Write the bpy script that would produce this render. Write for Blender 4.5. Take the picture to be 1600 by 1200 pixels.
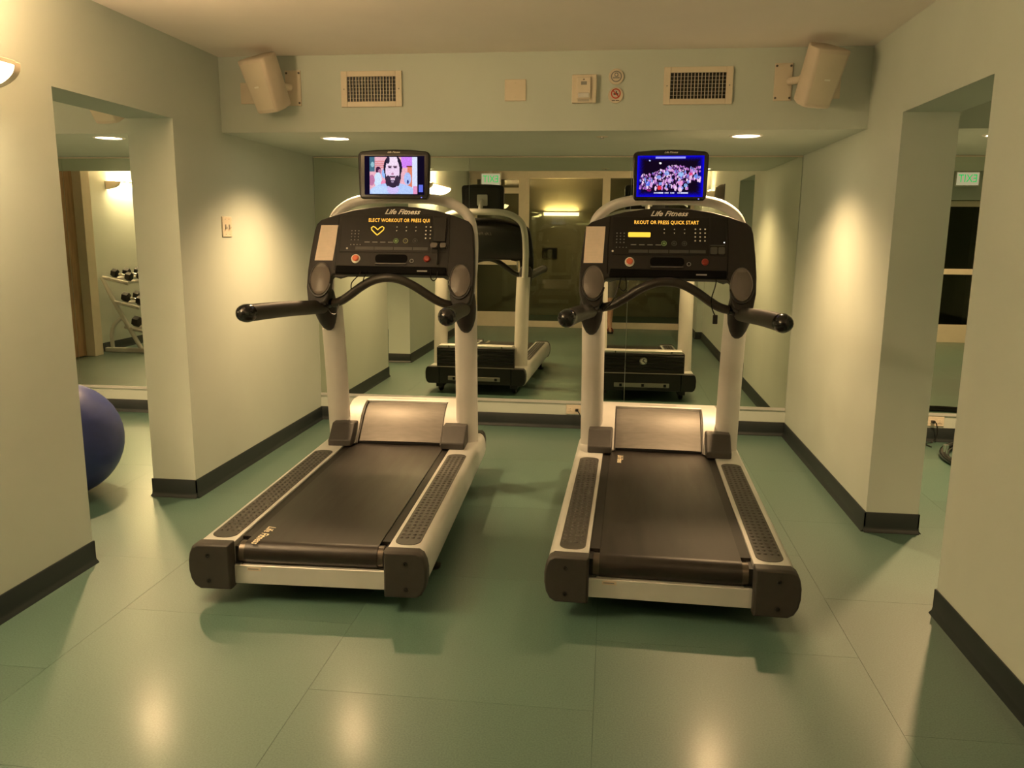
import bpy, bmesh, math, random
import numpy as np
from mathutils import Vector, Matrix, noise

random.seed(7)
R = math.radians
scene = bpy.context.scene
for o in list(bpy.data.objects):
    bpy.data.objects.remove(o)
C = scene.collection

# ------------------------------------------------------------------ camera
CAM_F = 1266.2            # focal length in pixels of a 1600 x 1200 frame
YAW, PITCH, ROLL, EYE = 0.1201, -0.1835, 0.0091, 1.5
fwd = Vector((-math.sin(YAW) * math.cos(PITCH), math.cos(YAW) * math.cos(PITCH), math.sin(PITCH)))
rgt = fwd.cross(Vector((0, 0, 1))).normalized()
upv = rgt.cross(fwd)
r2 = rgt * math.cos(ROLL) + upv * math.sin(ROLL)
u2 = upv * math.cos(ROLL) - rgt * math.sin(ROLL)
cam_data = bpy.data.cameras.new('camera')
cam_data.sensor_width = 36.0
cam_data.lens = CAM_F / 1600 * 36.0
cam_data.clip_start = 0.01
cam = bpy.data.objects.new('camera', cam_data)
C.objects.link(cam)
m = Matrix.Identity(4)
for i in range(3):
    m[i][0] = r2[i]; m[i][1] = u2[i]; m[i][2] = -fwd[i]
m[2][3] = EYE
cam.matrix_world = m
scene.camera = cam

# ------------------------------------------------------------------ world, exposure, light levels
world = bpy.data.worlds.new('world'); scene.world = world
world.use_nodes = True
world.node_tree.nodes['Background'].inputs[0].default_value = (1.0, 0.75, 0.45, 1)
world.node_tree.nodes['Background'].inputs[1].default_value = 0.02
scene.view_settings.view_transform = 'Standard'
scene.view_settings.look = 'None'
scene.view_settings.gamma = 1.0
scene.view_settings.exposure = 1.1
scene.view_settings.use_curve_mapping = False
WARM = (1.0, 0.635, 0.31)
P_DOWN = 73.0       # soffit downlights, watts
P_DOWN_SIDE = 120.0
P_SCONCE = 24.0     # long wall sconces (upward)
P_SCONCE_R = 8.0
P_ADDED_CEIL = 55.0  # unseen ceiling lamps added to light the side rooms

# ------------------------------------------------------------------ room measures (metres)
XL, XR, YB, YS, YW = -2.313, 1.341, 6.222, 4.736, -0.75
ZC, ZS, ZO = 2.4945, 2.0705, 2.08
YN, YF, TW = 3.246, 4.185, 0.256       # openings in both side walls
XLL, XRR = -6.3, 6.2                   # outer walls of the side rooms
BB = 0.105
MZ = 0.21                              # bottom edge of the mirrors

# ------------------------------------------------------------------ materials
MATS = {}
def mat(name, col, rough=0.5, metal=0.0, spec=0.5, var=0.06, scale=12.0, bump=0.0, bscale=200.0, coat=0.0, rvar=0.0, stretch=None):
    mt = bpy.data.materials.new(name); mt.use_nodes = True
    nt = mt.node_tree; b = nt.nodes['Principled BSDF']
    b.inputs['Roughness'].default_value = rough
    b.inputs['Metallic'].default_value = metal
    b.inputs['Specular IOR Level'].default_value = spec
    b.inputs['Coat Weight'].default_value = coat
    tc = nt.nodes.new('ShaderNodeTexCoord')
    src = tc.outputs['Object']
    if stretch:
        mp = nt.nodes.new('ShaderNodeMapping'); mp.inputs['Scale'].default_value = stretch
        nt.links.new(src, mp.inputs['Vector']); src = mp.outputs['Vector']
    n = nt.nodes.new('ShaderNodeTexNoise'); n.inputs['Scale'].default_value = scale; n.inputs['Detail'].default_value = 4
    nt.links.new(src, n.inputs['Vector'])
    rp = nt.nodes.new('ShaderNodeValToRGB')
    rp.color_ramp.elements[0].position = 0.3; rp.color_ramp.elements[1].position = 0.7
    rp.color_ramp.elements[0].color = tuple(c * (1 - var) for c in col) + (1,)
    rp.color_ramp.elements[1].color = tuple(min(1, c * (1 + var)) for c in col) + (1,)
    nt.links.new(n.outputs['Fac'], rp.inputs['Fac'])
    nt.links.new(rp.outputs['Color'], b.inputs['Base Color'])
    if rvar:
        mr = nt.nodes.new('ShaderNodeMapRange')
        mr.inputs['To Min'].default_value = rough - rvar; mr.inputs['To Max'].default_value = rough + rvar
        nt.links.new(n.outputs['Fac'], mr.inputs['Value']); nt.links.new(mr.outputs['Result'], b.inputs['Roughness'])
    if bump:
        n2 = nt.nodes.new('ShaderNodeTexNoise'); n2.inputs['Scale'].default_value = bscale; n2.inputs['Detail'].default_value = 3
        nt.links.new(src, n2.inputs['Vector'])
        bp = nt.nodes.new('ShaderNodeBump'); bp.inputs['Strength'].default_value = bump; bp.inputs['Distance'].default_value = 0.002
        nt.links.new(n2.outputs['Fac'], bp.inputs['Height']); nt.links.new(bp.outputs['Normal'], b.inputs['Normal'])
    MATS[name] = mt
    return mt

def emat(name, col, strength):
    mt = bpy.data.materials.new(name); mt.use_nodes = True
    nt = mt.node_tree; nt.nodes.clear()
    e = nt.nodes.new('ShaderNodeEmission'); o = nt.nodes.new('ShaderNodeOutputMaterial')
    e.inputs[0].default_value = tuple(col) + (1,); e.inputs[1].default_value = strength
    nt.links.new(e.outputs[0], o.inputs[0])
    MATS[name] = mt
    return mt

mat('wall', (0.56, 0.62, 0.57), 0.55, var=0.025, scale=2.5, bump=0.12, bscale=260)
mat('ceiling', (0.90, 0.83, 0.78), 0.7, var=0.02, scale=3, bump=0.1, bscale=180)
mat('base', (0.014, 0.021, 0.023), 0.42, var=0.1, scale=9)
mat('slab', (0.045, 0.085, 0.07), 0.8)
mat('void', (0.003, 0.003, 0.003), 0.7, spec=0.1)
mat('white', (0.80, 0.78, 0.72), 0.4, var=0.02)
mat('cream', (0.74, 0.66, 0.54), 0.45, var=0.03)
mat('beige', (0.66, 0.57, 0.47), 0.5, var=0.03, bump=0.1, bscale=400)
mat('plate', (0.72, 0.64, 0.52), 0.4, var=0.02)
mat('silver', (0.66, 0.64, 0.62), 0.48, metal=0.25, var=0.05, scale=6, rvar=0.04)
mat('silver_light', (0.70, 0.70, 0.69), 0.40, metal=0.35, var=0.04, scale=6, rvar=0.04)
mat('hood', (0.21, 0.195, 0.18), 0.50, metal=0.3, var=0.10, scale=14, rvar=0.06, stretch=(1, 6, 1))
mat('cap', (0.042, 0.038, 0.035), 0.5, var=0.08, scale=30, bump=0.15, bscale=500)
mat('plastic', (0.0165, 0.0145, 0.013), 0.5, spec=0.35, var=0.08, scale=30, bump=0.15, bscale=600)
mat('plastic_black', (0.010, 0.010, 0.010), 0.42, var=0.1, scale=20)
mat('gloss_black', (0.008, 0.008, 0.009), 0.18, var=0.05)
mat('panel', (0.0095, 0.0085, 0.008), 0.4, spec=0.35, var=0.1, scale=20)
mat('panel_line', (0.06, 0.058, 0.055), 0.4)
mat('rubber', (0.014, 0.0115, 0.0095), 0.48, var=0.15, scale=40)
mat('rubber_grip', (0.026, 0.022, 0.018), 0.42, var=0.1, scale=40)
mat('cup', (0.125, 0.108, 0.095), 0.38, var=0.05, scale=8)
mat('pad', (0.060, 0.057, 0.052), 0.42, var=0.12, scale=60)
mat('chrome', (0.75, 0.74, 0.72), 0.15, metal=1.0, var=0.02)
mat('steel', (0.42, 0.42, 0.42), 0.3, metal=0.9, var=0.05)
mat('dark_steel', (0.10, 0.085, 0.07), 0.35, metal=0.6)
mat('belt', (0.018, 0.0145, 0.0125), 0.40, spec=0.45, var=0.22, scale=26, rvar=0.08, bump=0.12, bscale=420, stretch=(1, 0.12, 1))
mat('ink', (0.92, 0.88, 0.80), 0.4)
mat('gold_ink', (0.85, 0.74, 0.55), 0.4)
mat('ink_grey', (0.30, 0.29, 0.27), 0.5)
mat('ink_dark', (0.10, 0.09, 0.08), 0.6)
mat('paper', (0.74, 0.62, 0.52), 0.55, var=0.04, scale=30)
mat('red', (0.62, 0.06, 0.03), 0.35)
mat('dark_red', (0.26, 0.03, 0.018), 0.35)
mat('orange', (0.75, 0.16, 0.07), 0.35)
mat('green', (0.22, 0.36, 0.13), 0.4)
mat('olive', (0.34, 0.33, 0.16), 0.4)
mat('ball', (0.030, 0.045, 0.20), 0.42, var=0.06, scale=30, bump=0.1, bscale=90)
mat('wood', (0.36, 0.23, 0.13), 0.5, var=0.25, scale=5, stretch=(6, 6, 0.6))
mat('skin', (0.62, 0.36, 0.25), 0.5, var=0.05, scale=20)
mat('hair', (0.05, 0.03, 0.02), 0.6, var=0.3, scale=80)
mat('shirt', (0.10, 0.12, 0.16), 0.8, var=0.1, scale=60)
mat('shorts', (0.16, 0.15, 0.13), 0.85, var=0.1, scale=60)
mat('sandal', (0.40, 0.04, 0.03), 0.6)
mat('eye', (0.75, 0.74, 0.72), 0.2)
mat('cast_iron', (0.025, 0.023, 0.022), 0.55, var=0.2, scale=60, bump=0.2, bscale=300)
mat('corridor', (0.32, 0.33, 0.24), 0.6, var=0.05, scale=3)
emat('led', (1.0, 0.48, 0.06), 0.75)
emat('led_yellow', (1.0, 0.55, 0.05), 0.65)
emat('exit_green', (0.03, 0.75, 0.16), 0.42)
emat('lens', (1.0, 0.86, 0.60), 6.0)
emat('diffuser', (1.0, 0.70, 0.37), 21.0)
emat('diffuser_dim', (1.0, 0.72, 0.40), 6.0)
emat('exit_face', (1.0, 0.86, 0.55), 0.26)
emat('tube', (1.0, 0.80, 0.48), 6.0)
emat('white_led', (1.0, 0.95, 0.9), 0.6)
emat('blue_led', (0.25, 0.25, 1.0), 0.6)

# mirror silver
mt = bpy.data.materials.new('mirror'); mt.use_nodes = True
nt = mt.node_tree; nt.nodes.clear()
g = nt.nodes.new('ShaderNodeBsdfGlossy'); g.inputs['Roughness'].default_value = 0.0
g.inputs['Color'].default_value = (0.70, 0.74, 0.64, 1)
o_ = nt.nodes.new('ShaderNodeOutputMaterial'); nt.links.new(g.outputs[0], o_.inputs[0])
MATS['mirror'] = mt
# dark tinted glazing
mt = bpy.data.materials.new('glazing'); mt.use_nodes = True
nt = mt.node_tree; nt.nodes.clear()
tr = nt.nodes.new('ShaderNodeBsdfTransparent'); tr.inputs[0].default_value = (0.62, 0.62, 0.55, 1)
gl = nt.nodes.new('ShaderNodeBsdfGlossy'); gl.inputs['Roughness'].default_value = 0.01
gl.inputs['Color'].default_value = (0.8, 0.85, 0.75, 1)
lw = nt.nodes.new('ShaderNodeFresnel'); lw.inputs['IOR'].default_value = 1.55
mx = nt.nodes.new('ShaderNodeMixShader'); o_ = nt.nodes.new('ShaderNodeOutputMaterial')
nt.links.new(lw.outputs[0], mx.inputs[0]); nt.links.new(tr.outputs[0], mx.inputs[1]); nt.links.new(gl.outputs[0], mx.inputs[2])
nt.links.new(mx.outputs[0], o_.inputs[0])
MATS['glazing'] = mt
# speckled sheet-rubber floor tiles
mt = bpy.data.materials.new('floor_tile'); mt.use_nodes = True
nt = mt.node_tree; b = nt.nodes['Principled BSDF']
tc = nt.nodes.new('ShaderNodeTexCoord'); oi = nt.nodes.new('ShaderNodeObjectInfo'); geo = nt.nodes.new('ShaderNodeNewGeometry')
n1 = nt.nodes.new('ShaderNodeTexNoise'); n1.inputs['Scale'].default_value = 170; n1.inputs['Detail'].default_value = 5
n2 = nt.nodes.new('ShaderNodeTexNoise'); n2.inputs['Scale'].default_value = 3.2; n2.inputs['Detail'].default_value = 5
nt.links.new(geo.outputs['Position'], n1.inputs['Vector']); nt.links.new(geo.outputs['Position'], n2.inputs['Vector'])
rp = nt.nodes.new('ShaderNodeValToRGB')
rp.color_ramp.elements[0].position = 0.32; rp.color_ramp.elements[1].position = 0.68
rp.color_ramp.elements[0].color = (0.042, 0.108, 0.083, 1); rp.color_ramp.elements[1].color = (0.083, 0.166, 0.132, 1)
nt.links.new(n1.outputs['Fac'], rp.inputs['Fac'])
hv = nt.nodes.new('ShaderNodeHueSaturation')
ma = nt.nodes.new('ShaderNodeMapRange'); ma.inputs['To Min'].default_value = 0.93; ma.inputs['To Max'].default_value = 1.07
nt.links.new(oi.outputs['Random'], ma.inputs['Value']); nt.links.new(ma.outputs['Result'], hv.inputs['Value'])
nt.links.new(rp.outputs['Color'], hv.inputs['Color']); nt.links.new(hv.outputs['Color'], b.inputs['Base Color'])
mr = nt.nodes.new('ShaderNodeMapRange'); mr.inputs['To Min'].default_value = 0.25; mr.inputs['To Max'].default_value = 0.31
b.inputs['Roughness'].default_value = 0.46
b.inputs['Specular IOR Level'].default_value = 1.0; b.inputs['IOR'].default_value = 1.6
b.inputs['Coat Weight'].default_value = 0.35
b.inputs['Coat Roughness'].default_value = 0.2
n3 = nt.nodes.new('ShaderNodeTexNoise'); n3.inputs['Scale'].default_value = 9; n3.inputs['Detail'].default_value = 2
nt.links.new(geo.outputs['Position'], n3.inputs['Vector'])
bp = nt.nodes.new('ShaderNodeBump'); bp.inputs['Strength'].default_value = 0.05; bp.inputs['Distance'].default_value = 0.008
nt.links.new(n3.outputs['Fac'], bp.inputs['Height'])
MATS['floor_tile'] = mt
# screen picture from a colour attribute
mt = bpy.data.materials.new('screen'); mt.use_nodes = True
nt = mt.node_tree; nt.nodes.clear()
at = nt.nodes.new('ShaderNodeAttribute'); at.attribute_name = 'Col'
e = nt.nodes.new('ShaderNodeEmission'); e.inputs[1].default_value = 0.5
o_ = nt.nodes.new('ShaderNodeOutputMaterial')
nt.links.new(at.outputs['Color'], e.inputs[0]); nt.links.new(e.outputs[0], o_.inputs[0])
MATS['screen'] = mt

# ------------------------------------------------------------------ helpers
def tag(o, label=None, cat=None, group=None, kind=None):
    if label: o['label'] = label
    if cat: o['category'] = cat
    if group: o['group'] = group
    if kind: o['kind'] = kind
    return o

def empty(name, loc=(0, 0, 0), rz=0.0, label=None, cat=None, group=None):
    o = bpy.data.objects.new(name, None); C.objects.link(o)
    o.location = loc; o.rotation_euler = (0, 0, rz); o.empty_display_size = 0.1
    return tag(o, label, cat, group)

def spline(pts, n=8):
    P = [Vector(p) for p in pts]; out = []
    for i in range(len(P) - 1):
        p0 = P[i - 1] if i else P[0] * 2 - P[1]
        p1, p2 = P[i], P[i + 1]
        p3 = P[i + 2] if i + 2 < len(P) else P[-1] * 2 - P[-2]
        for k in range(n):
            t = k / n
            out.append(0.5 * ((2 * p1) + (p2 - p0) * t + (2 * p0 - 5 * p1 + 4 * p2 - p3) * t * t + (3 * p1 - p0 - 3 * p2 + p3) * t ** 3))
    out.append(P[-1]); return out

class MB:
    def __init__(s): s.v = []; s.f = []
    def add(s, v, f):
        b = len(s.v); s.v += [Vector(p) for p in v]; s.f += [tuple(i + b for i in q) for q in f]; return s
    def box(s, a, b):
        x0, y0, z0 = [min(p, q) for p, q in zip(a, b)]; x1, y1, z1 = [max(p, q) for p, q in zip(a, b)]
        return s.add([(x0, y0, z0), (x1, y0, z0), (x1, y1, z0), (x0, y1, z0), (x0, y0, z1), (x1, y0, z1), (x1, y1, z1), (x0, y1, z1)],
                     [(3, 2, 1, 0), (4, 5, 6, 7), (0, 1, 5, 4), (1, 2, 6, 5), (2, 3, 7, 6), (3, 0, 4, 7)])
    def loft(s, rings, caps=True, closed=True):
        n = len(rings[0]); v = [p for r in rings for p in r]; f = []
        for i in range(len(rings) - 1):
            for j in range(n if closed else n - 1):
                k = (j + 1) % n
                f.append((i * n + j, i * n + k, (i + 1) * n + k, (i + 1) * n + j))
        if caps and closed:
            f.append(tuple(range(n - 1, -1, -1))); f.append(tuple((len(rings) - 1) * n + j for j in range(n)))
        return s.add(v, f)
    def prism(s, outline, fn, d0, d1):
        return s.loft([[fn(a, b, d0) for a, b in outline], [fn(a, b, d1) for a, b in outline]])
    def tube(s, path, r, n=12, caps=True, round_end=False, sx=1.0):
        P = [Vector(p) for p in path]; rs = r if isinstance(r, (list, tuple)) else [r] * len(P)
        if round_end:
            d = (P[-1] - P[-2]).normalized(); q = P[-1]; rr = rs[-1]; rs = list(rs)
            for a in (25, 50, 70, 84):
                P.append(q + d * rr * math.sin(R(a))); rs.append(rr * math.cos(R(a)))
        t0 = (P[1] - P[0]).normalized()
        nrm = t0.cross(Vector((0, 0, 1)))
        if nrm.length < 0.1: nrm = t0.cross(Vector((1, 0, 0)))
        nrm.normalize(); rings = []
        for i, p in enumerate(P):
            t = (P[min(i + 1, len(P) - 1)] - P[max(i - 1, 0)]).normalized()
            nrm = (nrm - t * nrm.dot(t)).normalized(); bi = t.cross(nrm)
            rings.append([p + (nrm * math.cos(2 * math.pi * k / n) * sx + bi * math.sin(2 * math.pi * k / n)) * rs[i] for k in range(n)])
        return s.loft(rings, caps)
    def lathe(s, prof, n=24, M=None):
        M = M or Matrix.Identity(4)
        rings = [[M @ Vector((r * math.cos(2 * math.pi * k / n), r * math.sin(2 * math.pi * k / n), z)) for k in range(n)] for r, z in prof]
        return s.loft(rings)
    def ellipsoid(s, c, rad, n=16, mrings=10, M=None):
        M = M or Matrix.Identity(4); rings = []
        for i in range(1, mrings):
            a = math.pi * i / mrings
            rings.append([M @ Vector((c[0] + rad[0] * math.sin(a) * math.cos(2 * math.pi * k / n), c[1] + rad[1] * math.sin(a) * math.sin(2 * math.pi * k / n), c[2] - rad[2] * math.cos(a))) for k in range(n)])
        return s.loft(rings)
    def mesh(s, name, angle=38):
        me = bpy.data.meshes.new(name); me.from_pydata([tuple(v) for v in s.v], [], s.f); me.update()
        bm = bmesh.new(); bm.from_mesh(me); bmesh.ops.recalc_face_normals(bm, faces=bm.faces); bm.to_mesh(me); bm.free()
        me.shade_smooth(); me.set_sharp_from_angle(angle=R(angle))
        return me
    def build(s, name, material, parent=None, bevel=0.0, angle=38, seg=2):
        me = s.mesh(name, angle); me.materials.append(MATS[material])
        o = bpy.data.objects.new(name, me); C.objects.link(o)
        if parent: o.parent = parent
        if bevel:
            bv = o.modifiers.new('bevel', 'BEVEL'); bv.width = bevel; bv.segments = seg; bv.limit_method = 'ANGLE'; bv.angle_limit = R(40)
            bv.harden_normals = True
        return o

def text(name, body, size, material, parent, M, shear=0.0, extrude=0.0006, width=None, spacing=1.0, bold=0.0):
    cu = bpy.data.curves.new(name, 'FONT'); cu.body = body; cu.size = size; cu.align_x = 'CENTER'; cu.align_y = 'CENTER'
    cu.offset = bold; cu.shear = shear; cu.extrude = extrude; cu.space_character = spacing; cu.resolution_u = 2
    to = bpy.data.objects.new(name, cu); C.objects.link(to)
    me = bpy.data.meshes.new_from_object(to.evaluated_get(bpy.context.evaluated_depsgraph_get()))
    bpy.data.objects.remove(to); bpy.data.curves.remove(cu)
    xs = [v.co.x for v in me.vertices]
    sc = width / (max(xs) - min(xs)) if width and xs else 1.0
    for v in me.vertices: v.co.x *= sc
    me.transform(M); me.materials.clear(); me.materials.append(MATS[material])
    o = bpy.data.objects.new(name, me); C.objects.link(o); o.parent = parent
    return o

def arealight(name, loc, rot, size, energy, shape='DISK', size_y=None, spread=None, color=WARM, parent=None):
    l = bpy.data.lights.new(name, 'AREA'); l.shape = shape; l.size = size
    if size_y: l.size_y = size_y
    l.energy = energy; l.color = color
    if spread: l.spread = spread
    o = bpy.data.objects.new(name, l); C.objects.link(o); o.location = loc; o.rotation_euler = rot
    if parent: o.parent = parent
    return o

def boxes(name, lst, material, parent=None, bevel=0.0):
    mb = MB()
    for a, b in lst: mb.box(a, b)
    return mb.build(name, material, parent, bevel)

def rrect(w, h, r, n=4, cx=0, cy=0):
    out = []
    for sx, sy, a0 in ((1, 1, 0), (-1, 1, 90), (-1, -1, 180), (1, -1, 270)):
        for k in range(n + 1):
            a = R(a0 + 90 * k / n)
            out.append((cx + sx * (w / 2 - r) + r * math.cos(a), cy + sy * (h / 2 - r) + r * math.sin(a)))
    return out

# ------------------------------------------------------------------ the setting
floor = boxes('floor', [((XLL - 0.3, -3.1, -0.12), (XRR + 0.3, YB + 0.3, -0.006))], 'slab'); floor['kind'] = 'structure'
TX, TY, GAP = 0.947, 0.957, 0.0011
tile_me = MB().box((GAP / 2, GAP / 2, -0.006), (TX - GAP / 2, TY - GAP / 2, 0)).mesh('tile'); tile_me.materials.append(MATS['floor_tile'])
for i in range(-4, 9):
    x = -1.909 + TX * (i - 1)
    off = 2.374 if i % 2 == 0 else 2.838
    for j in range(-4, 5):
        y = off + TY * j
        if y > YB or y < -1.8 or x > XRR or x < XLL - TX: continue
        t = bpy.data.objects.new('tile', tile_me); C.objects.link(t); t.location = (x, y, 0); t.parent = floor

ceiling = boxes('ceiling', [((XLL - 0.3, -3.1, ZC), (XRR + 0.3, YB + 0.3, ZC + 0.12))], 'ceiling'); ceiling['kind'] = 'structure'
boxes('soffit', [((XL, YS, ZS), (XR, YB, ZC))], 'wall', ceiling)
boxes('soffit', [((XLL, YS, ZS), (XL - TW, YB, ZC))], 'wall', ceiling)
boxes('soffit', [((XR + TW, YS, ZS), (XRR, YB, ZC))], 'wall', ceiling)

def wall(name, lst):
    w = boxes(name, lst, 'wall'); w['kind'] = 'structure'; return w
w_left = wall('wall_left', [((XL - TW, YW - 0.1, 0), (XL, YN, ZC)), ((XL - TW, YF, 0), (XL, YB, ZC)), ((XL - TW, YN, ZO), (XL, YF, ZC))])
w_right = wall('wall_right', [((XR, YW - 0.1, 0), (XR + TW, YN, ZC)), ((XR, YF, 0), (XR + TW, YB, ZC)), ((XR, YN, ZO), (XR + TW, YF, ZC)),
                              ((XR - 0.09, YW - 0.1, 0), (XR, 0.36, ZC))])
w_back = wall('wall_back', [((XLL - 0.2, YB, 0), (XRR + 0.2, YB + 0.15, ZC))])
wall('wall_far_left', [((XLL - 0.2, -3.1, 0), (XLL, YB, ZC))])
wall('wall_far_right', [((XRR, -3.1, 0), (XRR + 0.2, YB, ZC))])
wall('wall_rear_left', [((XLL, -0.1, 0), (XL - TW, 0.05, ZC))])
wall('wall_rear_right', [((XR + TW, -0.05, 0), (4.35, 0.12, ZC)), ((5.75, -0.05, 0), (XRR, 0.12, ZC)), ((4.35, -0.05, 2.02), (5.75, 0.12, ZC))])
cw = boxes('wall_corridor', [((XLL, -2.95, 0), (XRR, -2.8, ZC))], 'corridor'); cw['kind'] = 'structure'

def baseboard(name, segs):
    mb = MB()
    prof = [(0, 0), (0.020, 0), (0.020, 0.004), (0.010, 0.014), (0.007, 0.03), (0.007, BB - 0.003), (0.005, BB), (0, BB)]
    for (x0, y0), (x1, y1), (nx, ny), e0, e1 in segs:
        d = Vector((x1 - x0, y1 - y0, 0)).normalized(); nv = Vector((nx, ny, 0))
        A = Vector((x0, y0, 0)) - d * e0; B = Vector((x1, y1, 0)) + d * e1
        mb.loft([[A + nv * a + Vector((0, 0, b)) for a, b in prof], [B + nv * a + Vector((0, 0, b)) for a, b in prof]])
    o = mb.build(name, 'base', None, angle=50); o['kind'] = 'structure'; return o
e = 0.007
baseboard('baseboard_left', [((XL, YF), (XL, YB), (1, 0), e, 0), ((XL - TW, YF), (XL, YF), (0, -1), e, e), ((XL, YW), (XL, YN), (1, 0), 0, e), ((XL - TW, YN), (XL, YN), (0, 1), e, e),
                             ((XL - TW, YF), (XL - TW, YB), (-1, 0), e, 0), ((XL - TW, 0.05), (XL - TW, YN), (-1, 0), 0, e)])
baseboard('baseboard_right', [((XR, YF), (XR, YB), (-1, 0), e, 0), ((XR, YF), (XR + TW, YF), (0, -1), e, e), ((XR, 0.36), (XR, YN), (-1, 0), 0, e), ((XR, YN), (XR + TW, YN), (0, 1), e, e),
                              ((XR + TW, YF), (XR + TW, YB), (1, 0), e, 0), ((XR + TW, 0.12), (XR + TW, YN), (1, 0), 0, e), ((XR - 0.09, 0.36), (XR, 0.36), (0, 1), e, 0), ((XR - 0.09, YW), (XR - 0.09, 0.36), (-1, 0), 0, e)])
baseboard('baseboard_back', [((XL, YB), (XR, YB), (0, -1), 0, 0), ((XLL, YB), (XL - TW, YB), (0, -1), 0, 0), ((XR + TW, YB), (XRR, YB), (0, -1), 0, 0)])
baseboard('baseboard_far_left', [((XLL, 0.05), (XLL, 3.28), (1, 0), 0, 0), ((XLL, 4.36), (XLL, YB), (1, 0), 0, 0)])
baseboard('baseboard_far_right', [((XRR, 0.12), (XRR, YB), (-1, 0), 0, 0)])
# cream casing and brown door at the end of the left-hand room
t1 = boxes('trim_1', [((XLL, 3.28, 0), (XLL + 0.155, 3.44, 2.32))], 'cream', bevel=0.004); t1['kind'] = 'structure'
d1 = boxes('door_1', [((XLL + 0.002, 3.441, 0.01), (XLL + 0.045, 4.35, 2.30))], 'wood', bevel=0.003); d1['kind'] = 'structure'
MB().lathe([(0.0, 0), (0.012, 0), (0.012, 0.035), (0.028, 0.04), (0.03, 0.06), (0.018, 0.075), (0, 0.075)], 16, Matrix.Translation((XLL + 0.045, 4.25, 1.0)) @ Matrix.Rotation(R(90), 4, 'Y')).build('door_handle', 'chrome', d1)

# ------------------------------------------------------------------ mirrors
def mirror(name_label, x0, x1):
    g_ = 0.0016
    o = empty('wall_mirror', ((x0 + x1) / 2, YB, MZ), 0, name_label, 'mirror', 'frameless wall mirrors on the back wall')
    hw = (x1 - x0) / 2 - g_; hh = ZS - 0.012 - MZ
    MB().box((-hw, -0.006, 0), (hw, -0.001, hh)).build('glass_panel', 'mirror', o)
    MB().box((-hw - g_, -0.010, -0.012), (hw + g_, 0, 0.0)).box((-hw - g_, -0.010, 0.0), (hw + g_, -0.007, 0.009)).build('bottom_channel', 'silver_light', o)
    MB().box((-hw - g_, -0.009, hh), (hw + g_, 0, hh + 0.009)).build('top_channel', 'cream', o)
    return o
mirror('leftmost of the three mirror panels behind the treadmills', XL + 0.004, -1.09)
mirror('middle of the three mirror panels behind the treadmills', -1.09, 0.125)
mirror('rightmost of the three mirror panels behind the treadmills', 0.125, XR - 0.004)
mirror('wall mirror in the left side room behind the blue ball', -4.40, XL - TW - 0.004)
mirror('wall mirror in the left side room nearest its far corner', -6.20, -4.40)
mirror('wall mirror in the right side room above the black hoop', XR + TW + 0.004, 4.3)
mirror('wall mirror in the right side room nearest its far corner', 4.3, 6.1)

# ------------------------------------------------------------------ lights of the place and added side-room lamps
def downlight(x, y, z, label, power, r=0.083, spread=138, grp='round recessed downlights'):
    o = empty('downlight', (x, y, z), 0, label, 'ceiling light', grp)
    MB().lathe([(r - 0.006, 0.0), (r - 0.006, -0.003), (r, -0.006), (r + 0.010, -0.004), (r + 0.014, 0.0)], 32).build('trim_ring', 'white', o)
    MB().lathe([(0.001, -0.0012), (r - 0.006, -0.0012), (r - 0.006, -0.0002), (0.001, -0.0002)], 28).build('lens', 'lens', o)
    l = bpy.data.lights.new('lamp', 'SPOT'); l.energy = power; l.color = WARM; l.spot_size = R(spread); l.spot_blend = 1.0; l.shadow_soft_size = 0.045
    lo = bpy.data.objects.new('lamp', l); C.objects.link(lo); lo.location = (0, 0, -0.055); lo.parent = o
    return o
downlight(-1.719, 5.038, ZS, 'lit round downlight in the soffit above the left treadmill', P_DOWN)
downlight(0.750, 5.012, ZS, 'lit round downlight in the soffit above the right treadmill', P_DOWN)
downlight(-3.164, 4.944, ZS, 'lit round downlight seen through the left wall opening', P_DOWN_SIDE)
downlight(2.15, 5.03, ZS, 'lit round downlight just visible through the right wall opening', P_DOWN_SIDE)
downlight(-3.6, 2.2, ZC, 'added unseen downlight in the ceiling of the left side room', P_ADDED_CEIL)  # unseen lamp, added for light in the left room and its opening
downlight(3.3, 1.9, ZC, 'added unseen downlight in the ceiling of the right side room', P_ADDED_CEIL * 2.2)  # unseen lamp, added to brighten the right room and the jamb
downlight(4.9, 1.2, ZC, 'added unseen downlight near the right side room exit sign', P_ADDED_CEIL * 1.5)  # unseen lamp, added to brighten the wall above the glass door
downlight(-0.62, -1.75, ZC, 'lit round downlight in the corridor behind the glass doors', 45.0)

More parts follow.
